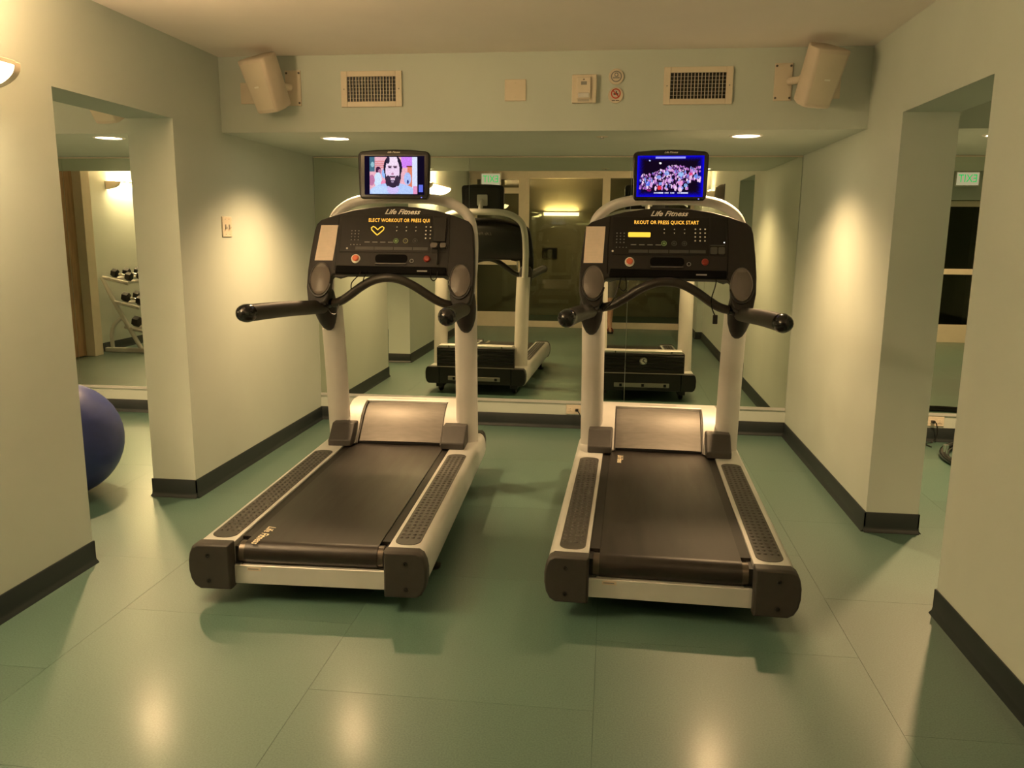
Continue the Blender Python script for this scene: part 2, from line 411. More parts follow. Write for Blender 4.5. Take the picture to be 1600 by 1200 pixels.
def sconce(x, y0, y1, z, sgn, label, power, depth=0.19, h=0.085, glow='diffuser'):
    """long wedge-shaped wall uplight, sgn = +1 faces +x"""
    o = empty('wall_sconce', (x, (y0 + y1) / 2, z), 0 if sgn > 0 else math.pi, label, 'wall light', 'long wall sconces')
    L = (y1 - y0) / 2
    curve = [(0.004, 0.0)] + [(0.004 + depth * math.sin(R(a)), h * (1 - math.cos(R(a)))) for a in range(10, 91, 10)]
    end = curve + [(depth + 0.004, h + 0.014), (0.004, h + 0.014)]
    for s in (-1, 1):
        MB().prism(end, lambda a, b_, d: (a, d, b_), s * (L - 0.075), s * L).build('end_cap', 'cream', o, 0.004)
    inner = [(a * 0.97, b_ + 0.003) for a, b_ in curve]
    MB().loft([[(a, -L + 0.035, b_) for a, b_ in curve + inner[::-1]], [(a, L - 0.035, b_) for a, b_ in curve + inner[::-1]]]).build('diffuser', glow, o)
    MB().box((depth - 0.004, -L + 0.03, h), (depth + 0.006, L - 0.03, h + 0.016)).build('rim', 'cream', o, 0.002)
    MB().box((0, -L, h - 0.02), (0.006, L, h + 0.014)).build('back_plate', 'cream', o)
    MB().tube([(0.08, -L + 0.05, h - 0.03), (0.08, L - 0.05, h - 0.03)], 0.013, 12).build('lamp_tube', 'tube', o)
    arealight('lamp', (depth * 0.65, 0, h + 0.006), (math.pi, R(50), 0), 0.08, power, 'RECTANGLE', 2 * L - 0.1, parent=o)
    return o
sconce(XL, 1.70, 2.82, 1.985, 1, 'lit wedge-shaped sconce on the left wall at the frame edge', P_SCONCE)
sconce(XR, 0.56, 1.06, 1.985, -1, 'lit wedge-shaped sconce on the right wall, seen in the mirror', P_SCONCE_R, depth=0.12, glow='diffuser_dim')
sconce(XLL, 1.6, 2.75, 2.0, 1, 'lit sconce above the dumbbell rack, seen in the left side mirror', P_SCONCE)

# ------------------------------------------------------------------ rear glass front, corridor beyond (seen in the mirror)
def glazed(name, x0, x1, y, z0, z1, bars, st=0.07, bot=0.10, top=0.08, handle=None):
    o = empty(name, ((x0 + x1) / 2, y, 0)); o['kind'] = 'structure'
    hw = (x1 - x0) / 2
    boxes('stile', [((-hw, -0.025, z0), (-hw + st, 0.025, z1))], 'cream', o, 0.003)
    boxes('stile', [((hw - st, -0.025, z0), (hw, 0.025, z1))], 'cream', o, 0.003)
    boxes('bottom_rail', [((-hw + st, -0.025, z0), (hw - st, 0.025, z0 + bot))], 'cream', o, 0.003)
    boxes('top_rail', [((-hw + st, -0.025, z1 - top), (hw - st, 0.025, z1))], 'cream', o, 0.003)
    zz = z0 + bot
    for b0, b1 in bars + [(z1 - top, None)]:
        boxes('pane', [((-hw + st, -0.004, zz), (hw - st, 0.004, b0))], 'glazing', o)
        if b1:
            boxes('cross_rail', [((-hw + st, -0.025, b0), (hw - st, 0.03, b1))], 'cream', o, 0.003); zz = b1
    if handle is not None:
        MB().tube(spline([(handle, 0.02, 0.95), (handle, 0.07, 0.97), (handle, 0.07, 1.2), (handle, 0.02, 1.22)], 5), 0.012, 10).build('door_handle', 'chrome', o)
    return o
glazed('door_2', XL + 0.02, -1.40, YW - 0.02, 0.0, 2.45, [(1.0, 1.1), (2.13, 2.22)], st=0.11, bot=0.24, top=0.10, handle=0.33)
glazed('window_1', -1.40, -0.12, YW - 0.02, 0.0, 2.45, [], st=0.06)
glazed('window_2', -0.12, 1.25, YW - 0.02, 0.0, 2.45, [], st=0.06)
glazed('door_3', 4.37, 5.73, 0.03, 0.0, 2.01, [(0.98, 1.06)], st=0.10, bot=0.26, top=0.08, handle=-0.5)
tr2 = boxes('trim_2', [((XL, YW - 0.06, 2.45), (XR - 0.09, YW + 0.02, ZC))], 'cream'); tr2['kind'] = 'structure'

def exit_sign(loc, label):
    o = empty('exit_sign', loc, 0, label, 'exit sign', 'green exit signs')
    MB().box((-0.16, -0.02, -0.10), (0.16, 0.02, 0.10)).build('housing', 'white', o, 0.006)
    MB().box((-0.145, 0.02, -0.085), (0.145, 0.0208, 0.085)).build('lit_face', 'exit_face', o)
    M_ = Matrix.Translation((0, 0.0218, 0)) @ Matrix.Rotation(math.pi, 4, 'Z') @ Matrix.Rotation(R(90), 4, 'X')
    text('lettering', 'EXIT', 0.15, 'exit_green', o, M_, width=0.24)
    MB().box((-0.02, -0.012, 0.10), (0.02, 0.012, 0.16)).build('hanger', 'white', o)
    return o
exit_sign((-1.93, -0.55, 2.335), 'green exit sign over the glass door, reflected behind the left treadmill')
exit_sign((4.84, 0.22, 2.30), 'green exit sign reflected in the right side room mirror')
# closed plaque on the corridor wall
pq = empty('wall_plaque', (-1.15, -2.8, 1.15), 0, 'small dark framed plaque on the corridor wall behind the glass', 'plaque')
MB().box((-0.14, 0, -0.10), (0.14, 0.02, 0.10)).build('frame', 'panel_line', pq, 0.004)
MB().box((-0.12, 0.02, -0.08), (0.12, 0.023, 0.08)).build('face', 'base', pq)
cs = empty('wall_sconce', (-0.95, -2.8, 1.83), R(90), 'small lit sconce on the corridor wall behind the glass', 'wall light', 'long wall sconces')
MB().prism([(0.0, 0.0), (0.06, 0.01), (0.10, 0.06), (0.0, 0.06)], lambda a, b_, d: (a, d, b_), -0.32, 0.32).build('diffuser', 'diffuser_dim', cs)
MB().box((0, -0.34, 0.06), (0.11, 0.34, 0.07)).build('rim', 'cream', cs)
arealight('lamp', (0.06, 0, 0.08), (math.pi, 0, 0), 0.08, 9.0, 'RECTANGLE', 0.6, parent=cs)

# rounded unit on the right wall, seen edge-on in the mirror
ru = empty('wall_unit', (XR, 1.95, 2.0), R(90), 'rounded grey unit on the right wall, seen edge-on in the mirror', 'wall unit')
MB().loft([[(a, 0.001, b_) for a, b_ in rrect(0.2, 0.24, 0.09, 5)], [(a, 0.05, b_) for a, b_ in rrect(0.19, 0.23, 0.09, 5)], [(a, 0.10, b_) for a, b_ in rrect(0.10, 0.16, 0.049, 5)]]).build('shell', 'cup', ru)
MB().box((-0.10, 0.0, -0.12), (0.10, 0.008, 0.12)).build('back_plate', 'panel_line', ru, 0.003)

# ------------------------------------------------------------------ television pictures
def s2l(c): return np.where(c <= 0.04045, c / 12.92, ((c + 0.055) / 1.055) ** 2.4)
def canvas(w, h, col):
    a = np.zeros((h, w, 3)); a[:] = np.array(col) / 255.0
    vv, uu = np.meshgrid((np.arange(h) + 0.5) / h, (np.arange(w) + 0.5) / w, indexing='ij')
    return a, uu, vv
def fill(a, m_, col): a[m_] = np.array(col) / 255.0
def ell(u, v, cx, cy, rx, ry): return ((u - cx) / rx) ** 2 + ((v - cy) / ry) ** 2 < 1
def picture_man():
    # v runs downwards; a bearded man in a pale shirt, others behind him, dark bars at the sides
    a, u, v = canvas(128, 80, (232, 176, 190))
    fill(a, (v > 0.12) & (v < 0.30) & (u < 0.4) & ((v * 20 % 1) > 0.5), (214, 130, 130))
    fill(a, (u > 0.62) & (v < 0.30), (205, 130, 240))
    fill(a, (u > 0.72) & (v > 0.26) & (u < 0.82), (222, 128, 96))
    fill(a, (u > 0.70) & (u < 0.82) & (np.abs(v - 0.27) < 0.02), (120, 60, 50))
    fill(a, (u > 0.80), (215, 222, 250))
    fill(a, (u < 0.17) & (v < 0.4), (70, 110, 130))
    fill(a, ell(u, v, 0.135, 0.22, 0.03, 0.07), (150, 190, 200))
    fill(a, ell(u, v, 0.23, 0.36, 0.045, 0.09), (70, 30, 60))
    fill(a, ell(u, v, 0.255, 0.40, 0.030, 0.06), (180, 120, 150))
    fill(a, ell(u, v, 0.225, 0.62, 0.065, 0.20), (205, 225, 255))
    fill(a, ell(u, v, 0.33, 0.45, 0.04, 0.12), (150, 185, 240))
    fill(a, ell(u, v, 0.12, 0.62, 0.05, 0.14), (190, 120, 160))
    fill(a, ell(u, v, 0.72, 0.58, 0.06, 0.16), (170, 190, 240))
    fill(a, ell(u, v, 0.725, 0.66, 0.015, 0.05), (40, 50, 120))
    fill(a, ell(u, v, 0.33, 0.70, 0.06, 0.08), (235, 140, 180))
    fill(a, ell(u, v, 0.47, 1.03, 0.43, 0.34), (178, 200, 246))
    fill(a, ell(u, v, 0.25, 0.90, 0.14, 0.14), (188, 212, 252))
    fill(a, ell(u, v, 0.475, 0.86, 0.10, 0.12), (205, 190, 240))
    fill(a, ell(u, v, 0.475, 0.30, 0.155, 0.34), (34, 26, 44))
    fill(a, ell(u, v, 0.475, 0.52, 0.135, 0.29) & (v > 0.48), (40, 30, 48))
    fill(a, ell(u, v, 0.470, 0.38, 0.118, 0.35) & (v < 0.72), (232, 205, 232))
    fill(a, ell(u, v, 0.470, 0.12, 0.085, 0.16), (240, 218, 240))
    fill(a, ell(u, v, 0.395, 0.10, 0.028, 0.10), (50, 40, 60))
    fill(a, ell(u, v, 0.395, 0.64, 0.045, 0.14) | ell(u, v, 0.55, 0.64, 0.045, 0.14), (60, 46, 66))
    fill(a, ell(u, v, 0.47, 0.70, 0.085, 0.085), (52, 40, 60))
    fill(a, ell(u, v, 0.47, 0.655, 0.024, 0.035), (150, 130, 160))
    for cx in (0.425, 0.515):
        fill(a, ell(u, v, cx, 0.295, 0.030, 0.022), (110, 84, 110))
        fill(a, ell(u, v, cx, 0.30, 0.013, 0.014), (40, 30, 50))
        fill(a, (np.abs(u - cx) < 0.035) & (np.abs(v - 0.262) < 0.008), (120, 90, 110))
    fill(a, ell(u, v, 0.47, 0.46, 0.024, 0.03), (190, 140, 170))
    fill(a, (np.abs(u - 0.47) < 0.045) & (np.abs(v - 0.535) < 0.018), (70, 52, 72))
    fill(a, (np.abs(u - 0.47) < 0.035) & (np.abs(v - 0.565) < 0.010), (170, 110, 140))
    fill(a, (np.abs(u - 0.865) < 0.055) & (v > 0.78), (226, 150, 190))
    n_ = np.random.RandomState(3).rand(*a.shape[:2])[..., None]
    a = np.clip(a * (0.93 + 0.14 * n_), 0, 1)
    fill(a, (u < 0.085) | ((u > 0.885) & ~((u > 0.905) & (v > 0.74) & (v < 0.93) & (u < 0.975))), (16, 10, 30))
    fill(a, (u > 0.905) & (u < 0.975) & (v > 0.74) & (v < 0.93), (96, 110, 220))
    fill(a, (v < 0.02) | (v > 0.975), (20, 14, 34))
    return a
def picture_crowd():
    rs = np.random.RandomState(11)
    a, u, v = canvas(140, 88, (18, 6, 26))
    edge = np.minimum(np.minimum(u, 1 - u) * 1.6, np.minimum(v * 1.3, (1 - v) * 1.1))
    k = np.clip(1 - edge / (0.10 + 0.10 * rs.rand(*u.shape)), 0, 1)[..., None]
    a = a * (1 - k) + np.array([12, 6, 235]) / 255 * k
    fill(a, (v < 0.07) & (v > 0.02) & (u > 0.27) & (u < 0.72), (150, 150, 240))
    fill(a, ell(u, v, 0.345, 0.18, 0.017, 0.026), (255, 250, 250))
    fill(a, ell(u, v, 0.185, 0.115, 0.012, 0.018), (190, 200, 255))
    for i in range(520):
        x = rs.uniform(0.05, 0.95); top = 0.44 - 0.26 * x + 0.06 * math.sin(x * 9)
        y = top + rs.rand() ** 1.3 * (0.80 - top)
        if x > 0.78 and y > 0.62: continue
        s_ = 0.008 + 0.016 * (y - top + 0.1)
        c = [(216, 160, 216), (188, 120, 200), (120, 70, 150), (236, 200, 236), (130, 150, 226), (60, 30, 80), (28, 10, 40)][rs.randint(7)]
        fill(a, ell(u, v, x, y, s_, s_ * rs.uniform(1.8, 3.6)), c)
    for x, y, rx, ry, c in [(0.66, 0.45, 0.06, 0.08, (150, 190, 240)), (0.45, 0.43, 0.05, 0.07, (140, 170, 236)), (0.33, 0.52, 0.05, 0.06, (120, 150, 220)), (0.81, 0.45, 0.04, 0.05, (226, 60, 110)),
                            (0.81, 0.53, 0.035, 0.07, (232, 190, 226)), (0.89, 0.50, 0.045, 0.07, (100, 140, 226)), (0.345, 0.78, 0.045, 0.07, (226, 50, 60)), (0.66, 0.66, 0.055, 0.08, (236, 150, 206)),
                            (0.74, 0.72, 0.04, 0.06, (120, 170, 226)), (0.66, 0.82, 0.04, 0.08, (236, 206, 232)), (0.17, 0.68, 0.045, 0.08, (90, 120, 240)), (0.19, 0.84, 0.05, 0.04, (140, 30, 110)),
                            (0.50, 0.60, 0.04, 0.08, (216, 180, 226)), (0.55, 0.52, 0.04, 0.07, (30, 12, 50)), (0.36, 0.62, 0.05, 0.04, (24, 14, 40)), (0.49, 0.76, 0.05, 0.07, (20, 10, 50))]:
        fill(a, ell(u, v, x, y, rx * 0.7, ry * 0.75) & (rs.rand(*u.shape) > 0.12), c)
    for x in np.arange(0.27, 0.78, 0.021):
        if rs.rand() > 0.2: fill(a, (np.abs(u - x) < 0.008) & (np.abs(v - 0.905) < 0.014), (206, 206, 240))
    return a

def screen_mesh(name, img, w, h, fn, parent):
    hh, ww = img.shape[:2]
    vs = [fn(-w / 2 + w * i / ww, h / 2 - h * j / hh, 0.0) for j in range(hh + 1) for i in range(ww + 1)]
    fs = [(j * (ww + 1) + i, (j + 1) * (ww + 1) + i, (j + 1) * (ww + 1) + i + 1, j * (ww + 1) + i + 1) for j in range(hh) for i in range(ww)]
    me = bpy.data.meshes.new(name); me.from_pydata([tuple(v) for v in vs], [], fs); me.update()
    lin = s2l(img.reshape(-1, 3))
    ca = me.color_attributes.new('Col', 'FLOAT_COLOR', 'CORNER')
    data = np.ones((len(fs), 4, 4), dtype=np.float32); data[:, :, :3] = lin[:, None, :]
    ca.data.foreach_set('color', data.ravel())
    me.materials.append(MATS['screen'])
    o = bpy.data.objects.new(name, me); C.objects.link(o); o.parent = parent
    return o

# ------------------------------------------------------------------ treadmills
TILT = R(22)
CO = Vector((0, 1.53, 1.27)); CU = Vector((0, math.sin(TILT), math.cos(TILT))); CN = Vector((0, -math.cos(TILT), math.sin(TILT)))
def cp(x, s, d=0.0): return CO + Vector((x, 0, 0)) + CU * s + CN * d
def cmat(x, s, d):
    p = cp(x, s, d); M_ = Matrix.Identity(4)
    for i in range(3): M_[i][0] = (1, 0, 0)[i]; M_[i][1] = CU[i]; M_[i][2] = CN[i]; M_[i][3] = p[i]
    return M_
MT = R(3)
MO = Vector((0, 1.66, 1.822)); MU = Vector((0, math.sin(MT), math.cos(MT))); MN = Vector((0, -math.cos(MT), math.sin(MT)))
def mp_(x, s, d=0.0): return MO + Vector((x, 0, 0)) + MU * s + MN * d
def mmat(x, s, d):
    p = mp_(x, s, d); M_ = Matrix.Identity(4)
    for i in range(3): M_[i][0] = (1, 0, 0)[i]; M_[i][1] = MU[i]; M_[i][2] = MN[i]; M_[i][3] = p[i]
    return M_
def mirrored(half): return half + [(-x, y) for x, y in half[::-1] if abs(x) > 1e-6]
HALF = [(0, -0.002), (0.15, -0.002), (0.325, -0.004), (0.338, -0.02), (0.343, -0.13), (0.360, -0.168), (0.395, -0.184), (0.432, -0.180), (0.460, -0.155), (0.474, -0.08), (0.476, 0.02),
        (0.470, 0.13), (0.458, 0.26), (0.448, 0.298), (0.425, 0.323), (0.33, 0.360), (0.24, 0.386), (0.12, 0.405), (0, 0.411)]
bump_pts = [(cx * 0.0245, 0.155 + k * 0.0375 + (0.0 if cx % 2 == 0 else 0.01875)) for k in range(36) for cx in (-1.5, -0.5, 0.5, 1.5)]

def make_treadmill(loc, rz, label, v):
    T = empty('treadmill', loc, rz, label, 'treadmill', 'treadmills facing the mirror')
    # ---- base
    sec = [(0.318, 0.252), (0.452, 0.252), (0.470, 0.240), (0.481, 0.215), (0.486, 0.185), (0.486, 0.150), (0.480, 0.118), (0.466, 0.094), (0.448, 0.084), (0.318, 0.084)]
    csec = [(0.315, 0.260), (0.452, 0.260), (0.472, 0.247), (0.484, 0.220), (0.490, 0.188), (0.490, 0.145), (0.483, 0.108), (0.468, 0.080), (0.445, 0.066), (0.315, 0.066)]
    for s in (-1, 1):
        rail = MB().loft([[(s * x, y, z) for x, z in sec] for y in (0.045, 0.6, 1.3, 2.0)]).build('side_rail', 'silver_light', T, 0.004)
        cap = MB().loft([[(s * (0.40 + (x - 0.40) * k), y, 0.163 + (z - 0.163) * k) for x, z in csec] for y, k in ((0.0, 0.93), (0.008, 0.985), (0.016, 1.0), (0.058, 1.0))]).build('end_cap', 'cap', T, 0.004)
        for z in (0.213, 0.105):
            MB().lathe([(0.009, 0.0), (0.009, 0.004), (0.005, 0.004), (0.004, 0.001), (0, 0.001)], 12, Matrix.Translation((s * 0.405, 0.001, z)) @ Matrix.Rotation(R(90), 4, 'X')).build('screw', 'plastic_black', cap)
        pad = MB().prism(rrect(0.106, 1.38, 0.045, 6, s * 0.388, 0.79), lambda a, b_, d: (a, b_, d), 0.2515, 0.2550).build('tread_pad', 'pad', T, 0.001)
        bm_ = MB()
        for bx, by in bump_pts:
            if by > 1.44: continue
            c = (s * 0.388 + bx, by)
            r6 = [[(c[0] + rr * math.cos(k * math.pi / 4), c[1] + rr * 1.15 * math.sin(k * math.pi / 4), zz) for k in range(8)] for rr, zz in ((0.0092, 0.2545), (0.0075, 0.2578), (0.0035, 0.2592))]
            bm_.loft(r6)
        o = bm_.build('grip_bumps', 'pad', pad, angle=60); o['kind'] = 'stuff'
        # foot under the rail
        MB().lathe([(0.030, 0.0), (0.034, 0.006), (0.034, 0.018), (0.014, 0.024), (0.014, 0.09), (0, 0.09)], 16, Matrix.Translation((s * 0.43, 0.47, 0))).build('levelling_foot', 'plastic_black', T)
        MB().lathe([(0.0, -0.02), (0.042, -0.02), (0.05, -0.012), (0.05, 0.012), (0.042, 0.02), (0, 0.02)], 20, Matrix.Translation((s * 0.36, 1.93, 0.05)) @ Matrix.Rotation(R(90), 4, 'Y')).build('wheel', 'plastic_black', T)
        MB().box((s * 0.325, 1.86, 0.05), (s * 0.395, 2.0, 0.11)).build('wheel_fork', 'plastic_black', T, 0.004)
    cb = MB().box((-0.318, 0.046, 0.078), (0.318, 0.076, 0.157)).build('rear_crossbar', 'silver_light', T, 0.003)
    st = MB().box((-0.262, 0.0448, 0.136), (-0.205, 0.0458, 0.151)).build('sticker', 'paper', cb)
    MB().box((-0.257, 0.0442, 0.141), (-0.214, 0.0447, 0.146)).build('sticker_print', 'ink_grey', st)
    # belt: a loop over the rear roller
    prof = [(1.86, 0.247), (1.2, 0.247), (0.6, 0.247), (0.105, 0.247)] + [(0.098 - 0.049 * math.sin(R(a)), 0.198 + 0.049 * math.cos(R(a))) for a in range(0, 181, 15)] + [(0.6, 0.149)]
    inner = [(y, z - 0.003) if i < 4 else ((y * 1 + (0.098 - y) * 0.06), z + (0.198 - z) * 0.06) if i < 17 else (y, z + 0.003) for i, (y, z) in enumerate(prof)]
    loop = prof + inner[::-1]
    belt = MB().loft([[(x, y, z) for y, z in loop] for x in (-0.276, 0.276)]).build('running_belt', 'belt', T, angle=30)
    MB().tube([(-0.300, 0.098, 0.198), (0.300, 0.098, 0.198)], 0.0455, 24).build('rear_roller', 'dark_steel', T)
    for s in (-1, 1):
        MB().box((s * 0.300, 0.066, 0.120), (s * 0.317, 0.16, 0.232)).box((s * 0.285, 0.060, 0.110), (s * 0.317, 0.075, 0.165)).build('roller_bracket', 'plastic_black', T, 0.002)
        MB().box((s * 0.277, 0.15, 0.200), (s * 0.319, 1.82, 0.243)).build('deck_edge', 'plastic', T)
    MB().box((-0.272, 0.16, 0.17), (0.272, 1.9, 0.240)).build('deck_board', 'plastic_black', T)
    MB().box((-0.316, 0.35, 0.095), (0.316, 2.0, 0.145)).build('under_frame', 'plastic_black', T)
    lx, ly, lsz = v['belt_logo']
    text('belt_logo', 'Life Fitness', lsz, 'gold_ink', belt, Matrix.Translation((lx, ly, 0.2478)) @ Matrix.Rotation(R(-90), 4, 'Z'), shear=0.3, extrude=0.0002, bold=0.0008, width=v['belt_logo_w'])
    # ---- motor hood and its shroud
    hp = [(1.690, 0.262), (1.725, 0.292), (1.765, 0.332), (1.81, 0.374), (1.86, 0.410), (1.91, 0.434), (1.955, 0.445)]
    hood_top = [[(x, y - 0.016 * (1 - (x / 0.25) ** 2), z + 0.006 * (1 - (x / 0.25) ** 2)) for x in np.linspace(-0.25, 0.25, 13)] for y, z in hp]
    hb = [[(x, y + 0.03, z - 0.02) for x in np.linspace(-0.25, 0.25, 13)[::-1]] for y, z in hp]
    MB().loft([a + b_ for a, b_ in zip(hood_top, hb)]).build('motor_cover', 'hood', T, angle=60)
    MB().box((-0.252, 1.680, 0.249), (0.252, 1.71, 0.262)).build('hood_lip', 'plastic_black', T)
    sp = [(1.655, 0.258), (1.70, 0.298), (1.745, 0.348), (1.79, 0.396), (1.85, 0.436), (1.91, 0.458), (1.96, 0.465), (2.05, 0.462), (2.05, 0.25), (1.655, 0.25)]
    for s in (-1, 1):
        MB().prism(sp, lambda a, b_, d: (d, a, b_), s * 0.258, s * 0.350).build('shroud_side', 'silver', T, 0.006)
        MB().prism([(y + (0.012 if z > 0.3 else 0), z - (0.004 if z > 0.3 else 0)) for y, z in sp], lambda a, b_, d: (d, a, b_), s * 0.2495, s * 0.258).build('hood_trim', 'cap', T)
        fp = [(1.585, 0.25), (1.585, 0.288), (1.605, 0.300), (1.685, 0.372), (1.76, 0.372), (1.76, 0.25)]
        MB().prism(fp, lambda a, b_, d: (d, a, b_), s * 0.268, s * 0.408).build('foot_cover', 'cap', T, 0.008)
    tp = MB().box((-0.35, 1.945, 0.44), (0.35, 2.055, 0.464)).build('shroud_top', 'silver_light', T, 0.008)
    MB().box((-0.11, 1.985, 0.4641), (0.11, 1.993, 0.4646)).build('shroud_print', 'ink_grey', tp)
    fpn = MB().box((-0.372, 2.0, 0.252), (0.372, 2.062, 0.442)).build('front_panel', 'plastic_black', T, 0.01)
    for z in (0.285, 0.315, 0.345, 0.375, 0.405):
        MB().box((-0.365, 2.060, z), (0.365, 2.066, z + 0.012)).build('front_rib', 'gloss_black', fpn, 0.002)
    lg = MB().lathe([(0, 0), (0.034, 0), (0.034, 0.004), (0.028, 0.005), (0.026, 0.003), (0, 0.003)], 24, Matrix.Translation((0, 2.066, 0.37)) @ Matrix.Rotation(R(-90), 4, 'X')).build('round_emblem', 'chrome', fpn)
    MB().tube([(0.018, 2.0705, 0.355), (-0.006, 2.0705, 0.372), (0.006, 2.0705, 0.388)], 0.005, 6).build('emblem_figure', 'gloss_black', lg)
    bp_ = [(0.46, 0.255), (0.475, 0.235), (0.482, 0.20), (0.480, 0.14), (0.468, 0.108), (0.45, 0.095)]
    bo = bp_ + [(-x, z) for x, z in bp_[::-1]]
    bump_o = MB().prism(bo, lambda a, b_, d: (a, d, b_), 2.0, 2.075).build('front_bumper', 'plastic_black', T, 0.008)
    MB().box((-0.37, 2.07, 0.254), (0.37, 2.078, 0.260)).build('bumper_strip', 'ink_grey', bump_o)
    for x in (-0.345, 0.345):
        MB().box((x - 0.004, 2.072, 0.10), (x + 0.004, 2.078, 0.25)).build('bumper_seam', 'gloss_black', bump_o)
    MB().box((-0.26, 2.07, 0.128), (0.24, 2.08, 0.168)).build('grab_plate', 'ink_grey', bump_o, 0.004)
    for x in (-0.20, 0.0, 0.20):
        MB().box((x - 0.012, 2.08, 0.135), (x + 0.012, 2.084, 0.160)).build('plate_slot', 'gloss_black', bump_o)
    # ---- uprights, rails, bars
    for s in (-1, 1):
        path = spline([(s * 0.396, 1.815, 0.20), (s * 0.396, 1.79, 0.45), (s * 0.398, 1.745, 0.85), (s * 0.402, 1.712, 1.09)], 5)
        rings = []
        for p in path:
            rings.append([(p.x + 0.066 * math.cos(2 * math.pi * k / 20), p.y + 0.058 * math.sin(2 * math.pi * k / 20), p.z) for k in range(20)])
        MB().loft(rings).build('upright', 'silver', T)
        br = MB()
        rr = [(0.930, 1.682, 0.012, 0.010), (0.945, 1.672, 0.030, 0.025), (0.975, 1.658, 0.046, 0.040), (1.02, 1.640, 0.060, 0.056), (1.075, 1.620, 0.066, 0.070), (1.12, 1.605, 0.066, 0.072), (1.16, 1.60, 0.060, 0.064), (1.185, 1.60, 0.045, 0.05)]
        br.loft([[(s * 0.408 + a * math.cos(2 * math.pi * k / 18), y + b_ * math.sin(2 * math.pi * k / 18), z) for k in range(18)] for z, y, a, b_ in rr])
        br.build('rail_bracket', 'plastic', T)
        hp_ = spline([(s * 0.408, 1.60, 1.075), (s * 0.418, 1.45, 1.085), (s * 0.445, 1.05, 1.110), (s * 0.470, 0.64, 1.128)], 6)
        hr = MB().tube(hp_, [0.038 + 0.003 * i / len(hp_) for i in range(len(hp_))], 18).build('handrail', 'rubber', T)
        d = (hp_[-1] - hp_[-2]).normalized()
        q = hp_[-1]
        MB().tube([q - d * 0.035, q - d * 0.033, q - d * 0.006, q + d * 0.004], [0.040, 0.0432, 0.0432, 0.041], 18, round_end=True).build('rail_end_cap', 'gloss_black', hr)
    hb_ = [(-0.40, 1.58, 1.095), (-0.345, 1.555, 1.100), (-0.27, 1.525, 1.125), (-0.15, 1.49, 1.205), (-0.07, 1.475, 1.243), (0, 1.47, 1.253)]
    hb_ = hb_ + [(-x, y, z) for x, y, z in hb_[-2::-1]]
    MB().tube(spline(hb_, 6), 0.0245, 14).build('grab_bar', 'rubber_grip', T)
    for s in (-1, 1):
        MB().tube([(s * 0.352, 1.555, 1.101), (s * 0.338, 1.552, 1.102)], 0.0275, 14).build('bar_collar', 'gloss_black', T)
    arch = [(-0.412, 1.722, 1.04), (-0.425, 1.76, 1.18), (-0.432, 1.80, 1.35), (-0.425, 1.835, 1.50), (-0.395, 1.85, 1.60), (-0.31, 1.85, 1.665), (-0.20, 1.845, 1.693), (-0.08, 1.84, 1.698), (0, 1.84, 1.698)]
    arch = arch + [(-x, y, z) for x, y, z in arch[-2::-1]]
    MB().tube(spline(arch, 5), 0.030, 16).build('arch_tube', 'silver', T)
    # ---- console
    OUT = mirrored(HALF)
    con = MB().loft([[cp(x, s, d) for x, s in OUT] for d in (-0.055, 0.0)]).build('console', 'plastic', T, 0.010)
    sh = [(x * 0.94, 0.17 + (s - 0.17) * 0.92) for x, s in OUT if s > -0.05]
    MB().loft([[cp(x, s, -0.05) for x, s in sh], [cp(x * 0.98, 0.17 + (s - 0.17) * 0.96, -0.10) for x, s in sh], [cp(x * 0.86, 0.17 + (s - 0.17) * 0.80, -0.135) for x, s in sh]]).build('back_shell', 'plastic_black', T, angle=60)
    text('back_logo', 'Life Fitness', 0.04, 'ink_dark', T, Matrix.Translation(cp(0, 0.30, -0.139)) @ Matrix.Rotation(math.pi, 4, 'Z') @ Matrix.Rotation(R(90) + TILT * 0.3, 4, 'X'), shear=0.3, width=0.2)
    # wing creases, paper placard, oval cups
    for s in (-1, 1):
        MB().tube([cp(s * 0.322, 0.02, 0.0), cp(s * 0.325, 0.18, 0.0), cp(s * 0.318, 0.352, 0.0)], 0.0025, 6).build('wing_crease', 'gloss_black', con)
        M_ = cmat(s * 0.397, -0.033, 0.0) @ Matrix.Diagonal((0.056, 0.092, 1, 1))
        MB().lathe([(1.06, 0.0), (1.06, 0.006), (1.0, 0.009), (0.95, 0.005), (0.7, 0.010), (0.35, 0.014), (0.0, 0.0155)], 32, M_).build('oval_pad', 'cup', con, angle=60)
        MB().loft([[cp(s * 0.397 + 0.060 * math.cos(R(a)) * k, -0.035 + 0.097 * math.sin(R(a)) * k, d) for a in range(195, 346, 10)] + [cp(s * 0.397 + 0.060 * math.cos(R(a)) * k * 1.12, -0.035 + 0.097 * math.sin(R(a)) * k * 1.12, d) for a in range(345, 194, -10)] for k, d in ((1.0, 0.0), (1.0, 0.012))]).build('cup_lip', 'plastic_black', con, 0.002)
    q = v['placard']
    pl = MB().loft([[cp(x, s, 0.0004) for x, s in q], [cp(x, s, 0.0016) for x, s in q]]).build('placard', 'paper', con)
    if v['placard_print']:
        cx = [sum(p[0] for p in q[:2]) / 2, sum(p[0] for p in q[2:]) / 2]
        pm = MB()
        for k in range(22):
            t = (k + 1.2) / 24; c0 = cx[0] + (cx[1] - cx[0]) * t; s0 = q[0][1] + (q[2][1] - q[0][1]) * t
            w = random.uniform(0.026, 0.040)
            pm.loft([[cp(c0 - 0.042, s0, d), cp(c0 - 0.042 + w * 2, s0, d), cp(c0 - 0.042 + w * 2, s0 - 0.0022, d), cp(c0 - 0.042, s0 - 0.0022, d)] for d in (0.0016, 0.0018)])
        pr = pm.build('printed_lines', v['placard_print'], pl); pr['kind'] = 'stuff'
